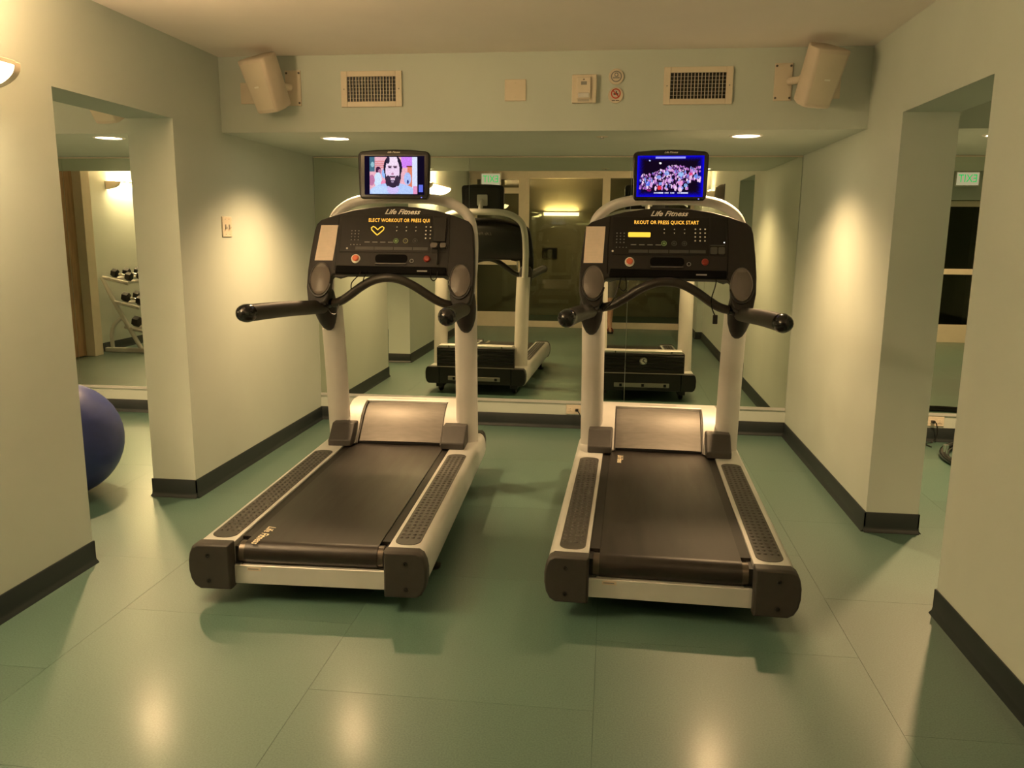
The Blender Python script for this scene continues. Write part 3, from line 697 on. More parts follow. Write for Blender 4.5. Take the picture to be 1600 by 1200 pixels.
    # display panel
    pn = MB().loft([[cp(x, s, d) for x, s in [(-0.300, 0.128), (0.216, 0.128), (0.218, 0.352), (-0.302, 0.352)]] for d in (0.0, 0.004)]).build('display_panel', 'panel', con, 0.003)
    text('console_logo', 'Life Fitness', 0.042, 'ink', con, cmat(v['dx'] + 0.012, 0.372, 0.0006), shear=0.45, width=0.205, bold=0.0008)
    text('led_message', v['msg'], 0.030, 'led', pn, cmat(v['dx'] - 0.0, 0.3185, 0.0046), width=0.35, spacing=1.05)
    dx = v['dx']
    if v['led'] == 'heart':
        hx, hs = dx - 0.12, 0.256
        pts = [(0, -0.026), (-0.018, -0.010), (-0.034, 0.006), (-0.036, 0.018), (-0.026, 0.026), (-0.014, 0.020), (0, 0.006), (0.014, 0.020), (0.026, 0.026), (0.036, 0.018), (0.034, 0.006), (0.018, -0.010), (0, -0.026)]
        hm = MB().tube([cp(hx + a, hs + b_, 0.0045) for a, b_ in pts], 0.0032, 6)
        hm.build('led_heart', 'led_yellow', pn)
    else:
        MB().loft([[cp(x, s, d) for x, s in rrect(0.122, 0.028, 0.005, 3, dx - 0.145, 0.247)] for d in (0.004, 0.005)]).build('led_bar', 'led_yellow', pn)
    def keys(name, x0, s0, nx, ny, px_, ps, r, material):
        kb = MB()
        for i in range(nx):
            for j in range(ny):
                kb.lathe([(r, 0.0), (r * 0.8, 0.0015), (0, 0.0015)], 8, cmat(x0 + i * px_, s0 - j * ps, 0.004))
        ko = kb.build(name, material, pn); ko['kind'] = 'stuff'; return ko
    keys('keypad', dx - 0.268, 0.255, 3, 4, 0.020, 0.018, 0.0035, 'ink_grey')
    keys('channel_keys', dx - 0.268, 0.172, 4, 1, 0.018, 0.018, 0.003, 'ink_grey')
    MB().lathe([(0.006, 0), (0.005, 0.0015), (0, 0.0015)], 10, cmat(dx - 0.288, 0.150, 0.004)).build('headphone_jack', 'ink', pn)
    keys('number_keys', dx + 0.158, 0.282, 3, 4, 0.026, 0.0225, 0.0048, 'ink')
    for k in range(3):
        x = dx - 0.01 + 0.055 * k
        for j, dz in enumerate((0.0, -0.022)):
            MB().lathe([(0.005, 0), (0.0035, 0.0015), (0, 0.0015)], 3, cmat(x, 0.280 + dz, 0.004) @ Matrix.Rotation(R(90 if j == 0 else -90), 4, 'Z')).build('arrow_key', 'ink', pn)
        MB().tube([cp(x + 0.013 * math.cos(R(a)), 0.197 + 0.013 * math.sin(R(a)), 0.0045) for a in range(0, 361, 24)], 0.0022, 6).build('round_key', v['rings'][k], pn)
        MB().lathe([(0.007, 0), (0.006, 0.0012), (0, 0.0012)], 12, cmat(x, 0.197, 0.004)).build('key_centre', 'panel_line' if k else v['rings'][k], pn)
    for x0, x1 in ((-0.21, -0.105), (-0.10, 0.005), (0.01, 0.115), (0.12, 0.205)):
        MB().loft([[cp(a, b_, d) for a, b_ in ((x0, 0.142), (x1, 0.142), (x1, 0.160), (x0, 0.160))] for d in (0.004, 0.005)]).build('menu_strip', 'panel_line', pn)
    for k in range(4):
        MB().loft([[cp(a, b_, d) for a, b_ in ((dx - 0.19 + 0.045 * k, 0.186), (dx - 0.16 + 0.045 * k, 0.186), (dx - 0.16 + 0.045 * k, 0.190), (dx - 0.19 + 0.045 * k, 0.190))] for d in (0.004, 0.0048)]).build('menu_print', 'ink_grey', pn)
    # accessory bay at the right of the panel
    bay = MB().loft([[cp(x, s, d) for x, s in [(0.226, 0.128), (0.310, 0.128), (0.310, 0.348), (0.226, 0.352)]] for d in (0.0, 0.003)]).build('accessory_bay', 'panel', con, 0.002)
    if v['holder']:
        MB().loft([[cp(x, s, d) for x, s in [(0.232, 0.19), (0.304, 0.19), (0.304, 0.335), (0.232, 0.335)]] for d in (0.003, 0.016)]).build('player_dock', 'plastic', bay, 0.004)
        for x0, x1 in ((0.222, 0.262), (0.276, 0.312)):
            MB().loft([[cp(x, s, d) for x, s in rrect(x1 - x0, 0.03, 0.012, 4, (x0 + x1) / 2, 0.165)] for d in (0.003, 0.030)]).build('dock_clip', 'cup', bay, 0.003)
        MB().tube([cp(0.269, 0.18, 0.018), cp(0.269, 0.15, 0.028), cp(0.268, 0.10, 0.018), cp(0.266, 0.055, 0.014)], 0.005, 8).build('dock_lead', 'gloss_black', bay)
    else:
        for x0, x1 in ((0.230, 0.266), (0.272, 0.306)):
            MB().loft([[cp(x, s, d) for x, s in rrect(x1 - x0, 0.04, 0.006, 3, (x0 + x1) / 2, 0.158)] for d in (0.003, 0.010)]).build('dock_pocket', 'panel_line', bay, 0.002)
        MB().lathe([(0.004, 0), (0.003, 0.002), (0, 0.002)], 8, cmat(0.303, 0.206, 0.003)).build('indicator', 'white_led', bay)
        MB().loft([[cp(a, b_, d) for a, b_ in ((0.23, 0.186), (0.306, 0.186), (0.306, 0.191), (0.23, 0.191))] for d in (0.003, 0.006)]).build('dock_ledge', 'panel_line', bay)
    # lower band: stop button, slot, sensor, red key, lip
    ring = MB().lathe([(0.026, 0), (0.026, 0.006), (0.022, 0.008), (0.018, 0.004), (0, 0.004)], 28, cmat(-0.203, 0.088, 0.0)).build('stop_button', 'ink', con)
    MB().lathe([(0.0175, 0.004), (0.0175, 0.014), (0.014, 0.018), (0, 0.018)], 24, cmat(-0.203, 0.090, 0.0)).build('button_face', 'orange', ring)
    MB().loft([[cp(x, s, d) for x, s in rrect(0.185, 0.050, 0.022, 5, 0.0, 0.092)] for d in (0.0, 0.0018)]).build('reading_slot', 'void', con)
    MB().loft([[cp(x, s, d) for x, s in rrect(0.178, 0.010, 0.004, 3, 0.0, 0.060)] for d in (0.0, 0.010)]).build('slot_ledge', 'panel_line', con, 0.002)
    MB().tube([cp(0.117 + 0.010 * math.cos(R(a)), 0.080 + 0.010 * math.sin(R(a)), 0.001) for a in range(0, 361, 30)], 0.002, 6).build('sensor_ring', 'ink_grey', con)
    MB().lathe([(0.019, 0), (0.019, 0.008), (0.013, 0.014), (0, 0.014)], 20, cmat(0.203, 0.092, 0.0)).build('magnet_key', 'dark_red', con)
    lip = MB().loft([[cp(x, s, d) for x, s in [(-0.312, -0.004), (0.318, -0.004), (0.316, 0.040), (-0.308, 0.044)]] for d in (0.0, 0.020)]).build('console_lip', 'void', con, 0.006)
    MB().loft([[cp(x, s, d) for x, s in [(0.155, 0.010), (0.212, 0.010), (0.212, 0.018), (0.155, 0.018)]] for d in (0.020, 0.0208)]).build('model_print', 'ink_grey', lip)
    # ---- monitor
    mh = [(0, -0.135), (0.182, -0.135), (0.194, -0.128), (0.199, -0.112), (0.2045, 0.085), (0.2035, 0.108), (0.196, 0.121), (0.18, 0.128), (0.09, 0.135), (0, 0.137)]
    mo = MB().loft([[mp_(x, s, d) for x, s in mirrored(mh)] for d in (-0.045, 0.0)]).build('monitor', 'gloss_black' if v['led'] != 'heart' else 'panel', T, 0.008)
    MB().loft([[mp_(x, s, d) for x, s in rrect(0.374, 0.232, 0.006, 3, 0.0, -0.008)] for d in (0.0, 0.0012)]).build('screen_glass', 'gloss_black', mo)
    screen_mesh('screen', v['img'], v['scr'][0], v['scr'][1], lambda a, b_, d: mp_(a + v['scr'][2], b_ - 0.006, 0.0018), mo)
    text('monitor_logo', 'Life Fitness', 0.014, 'ink', mo, mmat(0.0, 0.122, 0.0004), shear=0.45, width=0.072)
    MB().lathe([(0.004, 0), (0.003, 0.001), (0, 0.001)], 10, mmat(0.158, -0.126, 0.0)).build('power_light', 'blue_led', mo)
    MB().loft([[mp_(x, s, d) for x, s in rrect(0.034, 0.004, 0.001, 2, 0.146, -0.118)] for d in (0, 0.0006)]).build('monitor_print', 'ink_grey', mo)
    MB().loft([[mp_(x, s, d) for x, s in rrect(0.33, 0.20, 0.03, 4, 0, 0.0)] for d in (-0.045, -0.062)]).build('monitor_back', 'plastic_black', mo, 0.006)
    mk = MB().loft([[mp_(x, s, d) for x, s in rrect(0.10, 0.105, 0.01, 3, 0, -0.01)] for d in (-0.062, -0.070)]).build('mount_plate', 'silver', T, 0.002)
    MB().tube(spline([(0, 1.735, 1.80), (0, 1.78, 1.78), (0, 1.81, 1.74), (0, 1.835, 1.70)], 5), 0.022, 12).build('mount_arm', 'silver', T)
    # ---- safety lanyard
    for pts in v['cords']:
        MB().tube(spline(pts, 7), 0.0032, 6).build('safety_cord', 'gloss_black', T)
    if v.get('clip'):
        c = Vector(v['clip'])
        MB().box(c - Vector((0.013, 0.006, 0.028)), c + Vector((0.013, 0.006, 0.022))).build('cord_clip', 'plastic_black', T, 0.004)
    return T

make_treadmill((-1.178, 2.93, 0), R(2.0), 'left treadmill whose screen shows a bearded man', dict(
    belt_logo=(-0.232, 0.158, 0.05), belt_logo_w=0.20, placard=[(-0.420, 0.288), (-0.318, 0.289), (-0.336, 0.077), (-0.440, 0.076)], placard_print='beige', dx=0.03,
    msg='ELECT WORKOUT OR PRESS QUI', led='heart', rings=('green', 'olive', 'panel_line'), holder=True, img=picture_man(), scr=(0.342, 0.214, 0.004),
    cords=[[(-0.155, 1.52, 1.29), (-0.165, 1.45, 1.26), (-0.195, 1.44, 1.225), (-0.20, 1.44, 1.19)], [(-0.125, 1.52, 1.29), (-0.13, 1.46, 1.255), (-0.14, 1.47, 1.225)],
           [(-0.345, 1.52, 1.16), (-0.365, 1.50, 1.12), (-0.34, 1.50, 1.055), (-0.305, 1.50, 1.05), (-0.295, 1.53, 1.12)],
           [(0.232, 1.52, 1.30), (0.238, 1.49, 1.255), (0.255, 1.485, 1.24), (0.27, 1.49, 1.255), (0.272, 1.52, 1.29)]], clip=None))
make_treadmill((0.261, 2.985, 0), R(-1.4), 'right treadmill whose screen shows a blue-edged crowd', dict(
    belt_logo=(-0.218, 1.50, 0.045), belt_logo_w=0.16, placard=[(-0.450, 0.294), (-0.343, 0.295), (-0.350, 0.080), (-0.456, 0.079)], placard_print='beige', dx=-0.01,
    msg='RKOUT OR PRESS QUICK START', led='bar', rings=('green', 'panel_line', 'panel_line'), holder=False, img=picture_crowd(), scr=(0.358, 0.220, 0.0),
    cords=[[(0.262, 1.53, 1.285), (0.258, 1.49, 1.24), (0.240, 1.48, 1.17), (0.243, 1.48, 1.12), (0.262, 1.48, 1.075)],
           [(-0.245, 1.53, 1.285), (-0.255, 1.47, 1.23), (-0.285, 1.46, 1.15), (-0.33, 1.50, 1.09)], [(-0.225, 1.53, 1.285), (-0.215, 1.47, 1.22), (-0.235, 1.47, 1.20), (-0.26, 1.47, 1.225)]],
    clip=(0.264, 1.48, 1.058)))

# ------------------------------------------------------------------ things on the soffit face
def speaker(loc, yaw, pitch, plate_x, label):
    o = empty('wall_speaker', (loc[0], YS, loc[2]), 0, label, 'speaker', 'beige wall speakers')
    L_ = Vector((0, loc[1] - YS, 0))
    M_ = Matrix.Translation(L_) @ Matrix.Rotation(yaw, 4, 'Z') @ Matrix.Rotation(pitch, 4, 'X')
    rings = []
    for z, k in ((-0.145, 0.90), (-0.142, 0.97), (-0.135, 1.0), (0.0, 1.0), (0.135, 1.0), (0.142, 0.97), (0.145, 0.90)):
        w = 0.081 + 0.020 * (z + 0.145) / 0.29
        sec = [(-w, -0.060), (-w * 0.97, -0.072), (-w * 0.86, -0.080), (-w * 0.4, -0.087), (0, -0.089), (w * 0.4, -0.087), (w * 0.86, -0.080), (w * 0.97, -0.072), (w, -0.060), (w, -0.01), (w * 0.55, 0.075), (w * 0.45, 0.085), (-w * 0.45, 0.085), (-w * 0.55, 0.075), (-w, -0.01)]
        rings.append([M_ @ Vector((x * k, y * k, z)) for x, y in sec])
    cab = MB().loft(rings).build('cabinet', 'beige', o, angle=45)
    gr = []
    for z in (-0.125, 0.0, 0.125):
        w = 0.073 + 0.019 * (z + 0.145) / 0.29
        gr.append([M_ @ Vector((x, y, z)) for x, y in [(-w * 0.88, -0.0815), (-w * 0.45, -0.0885), (0, -0.0905), (w * 0.45, -0.0885), (w * 0.88, -0.0815), (w * 0.8, -0.078), (-w * 0.8, -0.078)]])
    MB().loft(gr).build('grille', 'plate', cab, angle=60)
    bd = MB(); 
    bd.add([M_ @ Vector(p) for p in [(-0.016, -0.0925, -0.004), (0.016, -0.0925, -0.004), (0.016, -0.0925, 0.004), (-0.016, -0.0925, 0.004), (-0.016, -0.089, -0.004), (0.016, -0.089, -0.004), (0.016, -0.089, 0.004), (-0.016, -0.089, 0.004)]],
           [(0, 1, 2, 3), (7, 6, 5, 4), (0, 4, 5, 1), (1, 5, 6, 2), (2, 6, 7, 3), (3, 7, 4, 0)])
    bd.build('badge', 'ink', cab)
    px = plate_x - loc[0]
    pl = MB().box((px - 0.047, -0.008, -0.10), (px + 0.047, 0.0, 0.095)).build('mount_plate', 'plate', o, 0.002)
    for sx in (-1, 1):
        for z in (-0.085, 0.08):
            MB().lathe([(0.006, 0), (0.006, 0.003), (0, 0.003)], 10, Matrix.Translation((px + sx * 0.037, -0.008, z)) @ Matrix.Rotation(R(90), 4, 'X')).build('bolt', 'ink_dark', pl)
    MB().tube([(px * 0.8, -0.006, 0.0), (px * 0.45, -0.05, 0.0), tuple(M_ @ Vector((0, 0.07, 0)))], 0.02, 12).build('swivel_arm', 'plate', o)
    return o
speaker((-1.945, YS - 0.165, 2.318), R(-24), R(24), -1.862, 'beige wall speaker at the left end of the soffit')
speaker((1.025, YS - 0.165, 2.318), R(24), R(24), 0.885, 'beige wall speaker at the right end of the soffit')

def vent(x0, x1, z0, z1, label):
    o = empty('air_vent', ((x0 + x1) / 2, YS, (z0 + z1) / 2), 0, label, 'air vent', 'white grid vents on the soffit')
    w, h = (x1 - x0) / 2, (z1 - z0) / 2; iw, ih = w - 0.036, h - 0.030
    fr = MB()
    for a, b_ in (((-w, -h), (-iw, h)), ((iw, -h), (w, h)), ((-iw, -h), (iw, -ih)), ((-iw, ih), (iw, h))):
        fr.box((a[0], -0.014, a[1]), (b_[0], 0.0, b_[1]))
    fr.build('frame', 'plate', o, 0.0025)
    MB().box((-iw, -0.0022, -ih), (iw, -0.0006, ih)).build('duct', 'plastic_black', o)
    gv = MB()
    for k in range(1, 16):
        x = -iw + 2 * iw * k / 16; gv.box((x - 0.0017, -0.012, -ih), (x + 0.0017, -0.007, ih))
    g1 = gv.build('vertical_blades', 'plate', o); g1['kind'] = 'stuff'
    gh = MB()
    for k in range(1, 7):
        z = -ih + 2 * ih * k / 7; gh.box((-iw, -0.0065, z - 0.0016), (iw, -0.003, z + 0.0016))
    g2 = gh.build('horizontal_blades', 'ink_grey', o); g2['kind'] = 'stuff'
    for s in (-1, 1):
        MB().lathe([(0.004, 0), (0.003, 0.002), (0, 0.002)], 8, Matrix.Translation((s * (w - 0.018), -0.014, 0)) @ Matrix.Rotation(R(90), 4, 'X')).build('screw', 'ink_grey', o)
    return o
vent(-1.574, -1.217, 2.207, 2.403, 'white grid air vent left of the blank square plate')
vent(0.251, 0.621, 2.204, 2.400, 'white grid air vent right of the fire alarm strobe')

def plate(x, z, w, h, label):
    o = empty('blank_plate', (x, YS, z), 0, label, 'cover plate', 'blank cover plates on the soffit')
    MB().loft([[(a, d, b_) for a, b_ in rrect(w * k, h * k, 0.004, 3)] for d, k in ((0.0, 1.0), (-0.005, 1.0), (-0.008, 0.95))]).build('cover', 'plate', o, angle=30)
    for s in (-1, 1):
        MB().lathe([(0.0035, 0), (0.0025, 0.0015), (0, 0.0015)], 8, Matrix.Translation((0, -0.008, s * h * 0.33)) @ Matrix.Rotation(R(90), 4, 'X')).build('screw', 'plate', o)
    return o
plate(-0.567, 2.290, 0.121, 0.117, 'blank square plate in the middle of the soffit')
plate(-2.125, 2.290, 0.115, 0.118, 'blank plate half hidden behind the left speaker')
plate(1.135, 2.293, 0.098, 0.13, 'blank plate beside the right speaker')

sb = empty('alarm_strobe', (-0.182, YS, 2.290), 0, 'beige fire alarm strobe on the soffit beside the round signs', 'fire alarm')
MB().box((-0.068, -0.030, -0.075), (0.068, 0, 0.075)).build('housing', 'plate', sb, 0.005)
fc = MB().box((-0.040, -0.044, -0.055), (0.036, -0.03, 0.060)).build('face', 'cream', sb, 0.004)
MB().box((-0.032, -0.052, -0.050), (0.030, -0.044, -0.024)).build('strobe_lens', 'eye', fc, 0.004)
MB().box((-0.017, -0.046, 0.018), (0.015, -0.044, 0.036)).build('sounder_grille', 'ink_grey', fc)
MB().lathe([(0.006, 0), (0.004, 0.002), (0, 0.002)], 3, Matrix.Translation((-0.002, -0.044, 0.046)) @ Matrix.Rotation(R(90), 4, 'X') @ Matrix.Rotation(R(90), 4, 'Z')).build('mark', 'ink_dark', fc)
for z in (-0.061, -0.067):
    MB().box((-0.034, -0.0315, z), (0.028, -0.0300, z + 0.003)).build('print_line', 'ink_grey', sb)
def disc_sign(z, label, kind):
    o = empty('round_sign', (-0.008, YS, z), 0, label, 'sign')
    Mx = Matrix.Rotation(R(90), 4, 'X')
    MB().lathe([(0.042, 0), (0.042, 0.008), (0.038, 0.011), (0.032, 0.010), (0, 0.010)], 32, Mx).build('disc', 'plate', o)
    if kind == 'red':
        MB().tube([(0.024 * math.cos(R(a)), -0.0115, 0.008 + 0.024 * math.sin(R(a))) for a in range(0, 361, 15)], 0.0032, 6).build('prohibition_ring', 'red', o)
        MB().tube([(-0.017, -0.0115, 0.025), (0.017, -0.0115, -0.009)], 0.003, 6).build('prohibition_bar', 'red', o)
        MB().box((-0.012, -0.0112, 0.002), (0.013, -0.010, 0.010)).box((0.0, -0.0112, 0.008), (0.006, -0.010, 0.022)).build('pictogram', 'ink_dark', o)
        for x, w in ((-0.012, 0.009), (0.010, 0.010)):
            MB().box((x - w, -0.0112, -0.031), (x + w, -0.010, -0.026)).build('print_line', 'ink_dark', o)
    else:
        MB().tube([(0.027 * math.cos(R(a)), -0.0115, 0.027 * math.sin(R(a))) for a in range(0, 361, 15)], 0.003, 6).build('inner_ring', 'ink_grey', o)
        MB().tube([(0.009 * math.cos(R(a)), -0.0115, 0.009 + 0.009 * math.sin(R(a))) for a in range(0, 361, 30)], 0.0025, 6).build('pictogram', 'ink_grey', o)
        MB().box((-0.018, -0.0115, -0.010), (0.018, -0.010, -0.003)).build('print_line', 'ink_grey', o)
    return o
disc_sign(2.355, 'upper round sign with a grey ring next to the fire alarm', 'grey')
disc_sign(2.257, 'lower round prohibition sign with a red ring', 'red')
sk = empty('sprinkler_head', (-0.08, 5.02, ZS), 0, 'small sprinkler cap in the soffit above the gap between treadmills', 'sprinkler')
MB().lathe([(0.035, 0), (0.035, -0.002), (0.02, -0.005), (0, -0.005)], 20).build('cover', 'plate', sk)
MB().lathe([(0.008, -0.005), (0.008, -0.010), (0.014, -0.012), (0, -0.012)], 12).build('deflector', 'steel', sk)

# speaker on the soffit of the left side room, its underside just visible
speaker((-2.93, YS - 0.17, 2.27), R(-10), R(30), -2.80, 'beige speaker whose underside shows through the left wall opening')

# ------------------------------------------------------------------ switch, outlets, leads
sw = empty('switch_plate', (XL, 4.729, 1.525), 0, 'double light switch plate on the left wall', 'light switch')
MB().box((0, -0.060, -0.060), (0.007, 0.060, 0.060)).build('cover', 'plate', sw, 0.003)
for y in (-0.024, 0.024):
    t = MB().box((0.007, y - 0.006, -0.014), (0.010, y + 0.006, 0.014)).build('switch_slot', 'ink_grey', sw)
    MB().box((0.010, y - 0.004, -0.012), (0.022, y + 0.004, 0.0)).build('toggle', 'white', t, 0.001)
    for z in (-0.045, 0.045):
        MB().lathe([(0.003, 0), (0.002, 0.0015), (0, 0.0015)], 8, Matrix.Translation((0.007, y, z)) @ Matrix.Rotation(R(90), 4, 'Y')).build('screw', 'ink_grey', sw)

def outlet(x, z, label, grp):
    o = empty('wall_outlet', (x, YB, z), 0, label, 'outlet', grp)
    MB().box((-0.058, -0.008, -0.037), (0.058, 0, 0.037)).build('cover', 'plate', o, 0.003)
    for sx in (-1, 1):
        s_ = MB().box((sx * 0.026 - 0.016, -0.011, -0.015), (sx * 0.026 + 0.016, -0.008, 0.015)).build('socket', 'cream', o, 0.003)
        for dz in (-0.006, 0.006):
            MB().box((sx * 0.026 - 0.004, -0.0116, dz - 0.001), (sx * 0.026 + 0.004, -0.011, dz + 0.001)).build('socket_slot', 'ink_dark', s_)
    return o
outlet(-0.262, 0.150, 'cream outlet under the mirror between the treadmills', 'low wall outlets')
outlet(2.428, 0.155, 'cream outlet under the mirror in the right side room', 'low wall outlets')
def lead(pts, label, plug):
    o = empty('power_lead', pts[0], 0, label, 'cable', 'black power leads')
    P = [tuple(Vector(p) - Vector(pts[0])) for p in pts]
    MB().tube(spline(P, 8), 0.0045, 8).build('cable', 'plastic_black', o)
    MB().box((-0.012, -0.014, -0.010), (0.012, 0.016, 0.010)).build('plug', 'plastic_black', o, 0.004)
    return o
lead([(-0.236, YB - 0.028, 0.150), (-0.215, YB - 0.06, 0.13), (-0.19, YB - 0.07, 0.06), (-0.13, YB - 0.16, 0.006), (0.02, YB - 0.5, 0.006), (0.14, YB - 0.95, 0.006)], 'black power lead from the outlet behind the right treadmill', True)
lead([(2.428 - 0.026, YB - 0.028, 0.155), (2.415, YB - 0.055, 0.145), (2.425, YB - 0.06, 0.07), (2.40, YB - 0.05, 0.006), (2.33, YB - 0.10, 0.006), (2.34, YB - 0.20, 0.006)], 'black power lead by the hoop in the right side room', True)

# ------------------------------------------------------------------ blue ball, hoop
bl = empty('exercise_ball', (-3.075, 4.13, 0), 0, 'large blue exercise ball in the left side room', 'exercise ball')
ball_r = 0.325
prof = []
for i in range(1, 60):
    a = math.pi * i / 60
    rr = ball_r * (1 + 0.0025 * (1 if i % 3 == 0 and 12 < i < 48 else 0))
    prof.append((rr * math.sin(a), ball_r - rr * math.cos(a)))
Mb = Matrix.Translation((0, 0, ball_r)) @ Matrix.Rotation(R(20), 4, 'Y') @ Matrix.Translation((0, 0, -ball_r))
MB().lathe(prof, 48, Mb).build('shell', 'ball', bl, angle=80)
MB().lathe([(0.0, ball_r * 2 - 0.004), (0.012, ball_r * 2 - 0.004), (0.012, ball_r * 2 + 0.002), (0, ball_r * 2 + 0.002)], 12, Mb).build('valve_plug', 'white', bl)
hoop = empty('floor_hoop', (2.86, 5.62, 0), 0, 'thick black hoop on the floor of the right side room', 'hoop')
ring = [(0.56 * math.cos(R(a)), 0.56 * math.sin(R(a)), 0.024) for a in range(0, 361, 8)]
MB().tube(ring, 0.022, 12, caps=False).build('rim', 'gloss_black', hoop)
MB().tube([(0.53 * math.cos(R(a)), 0.53 * math.sin(R(a)), 0.012) for a in range(0, 361, 8)], 0.012, 8, caps=False).build('inner_rim', 'gloss_black', hoop)
MB().lathe([(0.014, 0), (0.014, 0.05), (0.018, 0.05), (0.018, 0.075), (0, 0.075)], 14, Matrix.Translation((-0.535, 0.12, 0.02))).build('connector', 'chrome', hoop)

# ------------------------------------------------------------------ dumbbell rack (seen in the left side mirror)
RX, RY0, RY1 = XLL + 0.04, 1.75, 3.08
rk = empty('dumbbell_rack', (RX, (RY0 + RY1) / 2, 0), 0, 'silver three-tier dumbbell rack reflected in the left side mirror', 'rack')
hl = (RY1 - RY0) / 2
for s in (-1, 1):
    y = s * (hl - 0.03)
    MB().tube(spline([(0.02, y, 0.93), (0.14, y, 0.66), (0.30, y, 0.36), (0.47, y, 0.05)], 4), 0.026, 12).build('sloping_post', 'silver', rk)
    MB().box((0.0, y - 0.03, 0.0), (0.58, y + 0.03, 0.055)).build('foot_bar', 'silver', rk, 0.008)
    MB().tube(spline([(0.09, y, 0.05), (0.09, y, 0.20), (0.13, y, 0.33), (0.24, y, 0.43)], 5), 0.024, 12).build('curved_strut', 'silver', rk)
shelf = [(0.03, 0.925, 0.42), (0.155, 0.625, 0.42), (0.275, 0.315, 0.42)]
ang = R(-12)
tiers = []
for k, (x0, z0, ln) in enumerate(shelf):
    dxs, dzs = math.cos(ang), math.sin(ang)
    for s in (-1, 1):
        y = s * (hl - 0.03)
        MB().tube([(x0, y, z0), (x0 + ln * dxs * 0.82, y, z0 + ln * dzs * 0.82)], 0.022, 12).build('shelf_bracket', 'silver', rk)
    for f in (0.10, 0.28):
        MB().tube([(x0 + f * dxs, -hl, z0 + f * dzs), (x0 + f * dxs, hl, z0 + f * dzs)], 0.020, 12).build('shelf_rail', 'silver', rk)
    tiers.append((x0, z0))
TN = ['top', 'middle', 'lowest']
db_me = {}
def dumbbell(loc, sz, label, grp):
    o = empty('dumbbell', loc, 0, label, 'dumbbell', grp); o.rotation_euler = (0, -ang, 0)
    if sz not in db_me:
        r = 0.052 + 0.007 * sz; hh = 0.078 + 0.006 * sz
        M0 = Matrix.Rotation(R(90), 4, 'Y')
        mm = []
        for s in (-1, 1):
            mm.append(MB().lathe([(r * 0.7, 0), (r, 0.008), (r, hh - 0.008), (r * 0.72, hh), (0, hh)], 6, Matrix.Translation((s * 0.055, 0, 0)) @ Matrix.Rotation(R(90 * s), 4, 'Y')).mesh('head', 30))
        mm.append(MB().lathe([(0.013, -0.064), (0.0145, -0.03), (0.0165, 0.0), (0.0145, 0.03), (0.013, 0.064)], 14, M0).mesh('handle'))
        for i, q in enumerate(mm): q.materials.append(MATS['chrome' if i == 2 else 'cast_iron'])
        db_me[sz] = mm
    for nme, q in zip(('head', 'head', 'handle'), db_me[sz]):
        c = bpy.data.objects.new(nme, q); C.objects.link(c); c.parent = o
    return o
for k, (x0, z0) in enumerate(tiers):
    nd = 5
    for j in range(nd):
        sz = k
        r = 0.052 + 0.007 * sz
        y = (RY0 + RY1) / 2 + hl - 0.12 - j * 0.25
        d = 0.19; up = 0.020 + r * 0.90
        place = ['nearest the mirror', 'second from the mirror', 'third from the mirror', 'fourth from the mirror', 'farthest from the mirror'][j]
        dumbbell((RX + x0 + d * math.cos(ang) - up * math.sin(ang) * 1, y, z0 + d * math.sin(ang) + up * math.cos(ang) + 0.004), sz,
                 'black dumbbell on the rack\'s %s tier, %s' % (TN[k], place), 'dumbbells on the rack')

# ------------------------------------------------------------------ the photographer, reflected between the treadmill uprights
def skin_obj(name, verts, edges, material, parent, root=0, sub=2):
    me = bpy.data.meshes.new(name); me.from_pydata([v[:3] for v in verts], edges, []); me.update()
    me.materials.append(MATS[material])
    o = bpy.data.objects.new(name, me); C.objects.link(o); o.parent = parent
    sk_ = o.modifiers.new('skin', 'SKIN'); sk_.use_smooth_shade = True
    for i, v in enumerate(verts):
        sv = me.skin_vertices[0].data[i]; r = v[3]
        sv.radius = r if isinstance(r, tuple) else (r, r); sv.use_root = (i == root)
    s_ = o.modifiers.new('subdivision', 'SUBSURF'); s_.levels = sub; s_.render_levels = sub
    return o
pr = empty('person', (-0.125, -0.24, 0), 0, 'person in dark shirt, shorts and red sandals holding a phone, mostly hidden in the mirror', 'person')
V = [(0, -0.02, 0.93, (0.155, 0.11)), (0, -0.02, 1.08, (0.145, 0.10)), (0, -0.03, 1.25, (0.165, 0.11)), (0, -0.03, 1.36, (0.15, 0.09)), (0, -0.02, 1.44, 0.055), (0, 0.0, 1.50, 0.055),
     (-0.10, -0.01, 0.84, 0.088), (-0.115, 0.0, 0.66, 0.072), (-0.12, 0.01, 0.49, 0.056), (-0.122, -0.015, 0.34, 0.056), (-0.125, -0.01, 0.12, 0.036), (-0.125, -0.01, 0.06, 0.040), (-0.135, 0.10, 0.045, (0.042, 0.024)), (-0.14, 0.17, 0.038, (0.036, 0.014)),
     (0.10, -0.01, 0.84, 0.088), (0.112, 0.0, 0.66, 0.072), (0.116, 0.01, 0.49, 0.056), (0.118, -0.015, 0.34, 0.056), (0.120, -0.01, 0.12, 0.036), (0.120, -0.01, 0.06, 0.040), (0.130, 0.10, 0.045, (0.042, 0.024)), (0.135, 0.17, 0.038, (0.036, 0.014)),
     (-0.16, -0.03, 1.37, 0.060), (-0.225, -0.02, 1.25, 0.048), (-0.215, 0.04, 1.14, 0.040), (-0.14, 0.13, 1.27, 0.036), (-0.040, 0.185, 1.41, 0.027), (-0.020, 0.20, 1.445, (0.036, 0.018)),
     (0.16, -0.03, 1.37, 0.060), (0.255, -0.02, 1.25, 0.048), (0.300, 0.04, 1.16, 0.040), (0.250, 0.13, 1.29, 0.036), (0.188, 0.185, 1.41, 0.027), (0.178, 0.20, 1.445, (0.036, 0.018))]
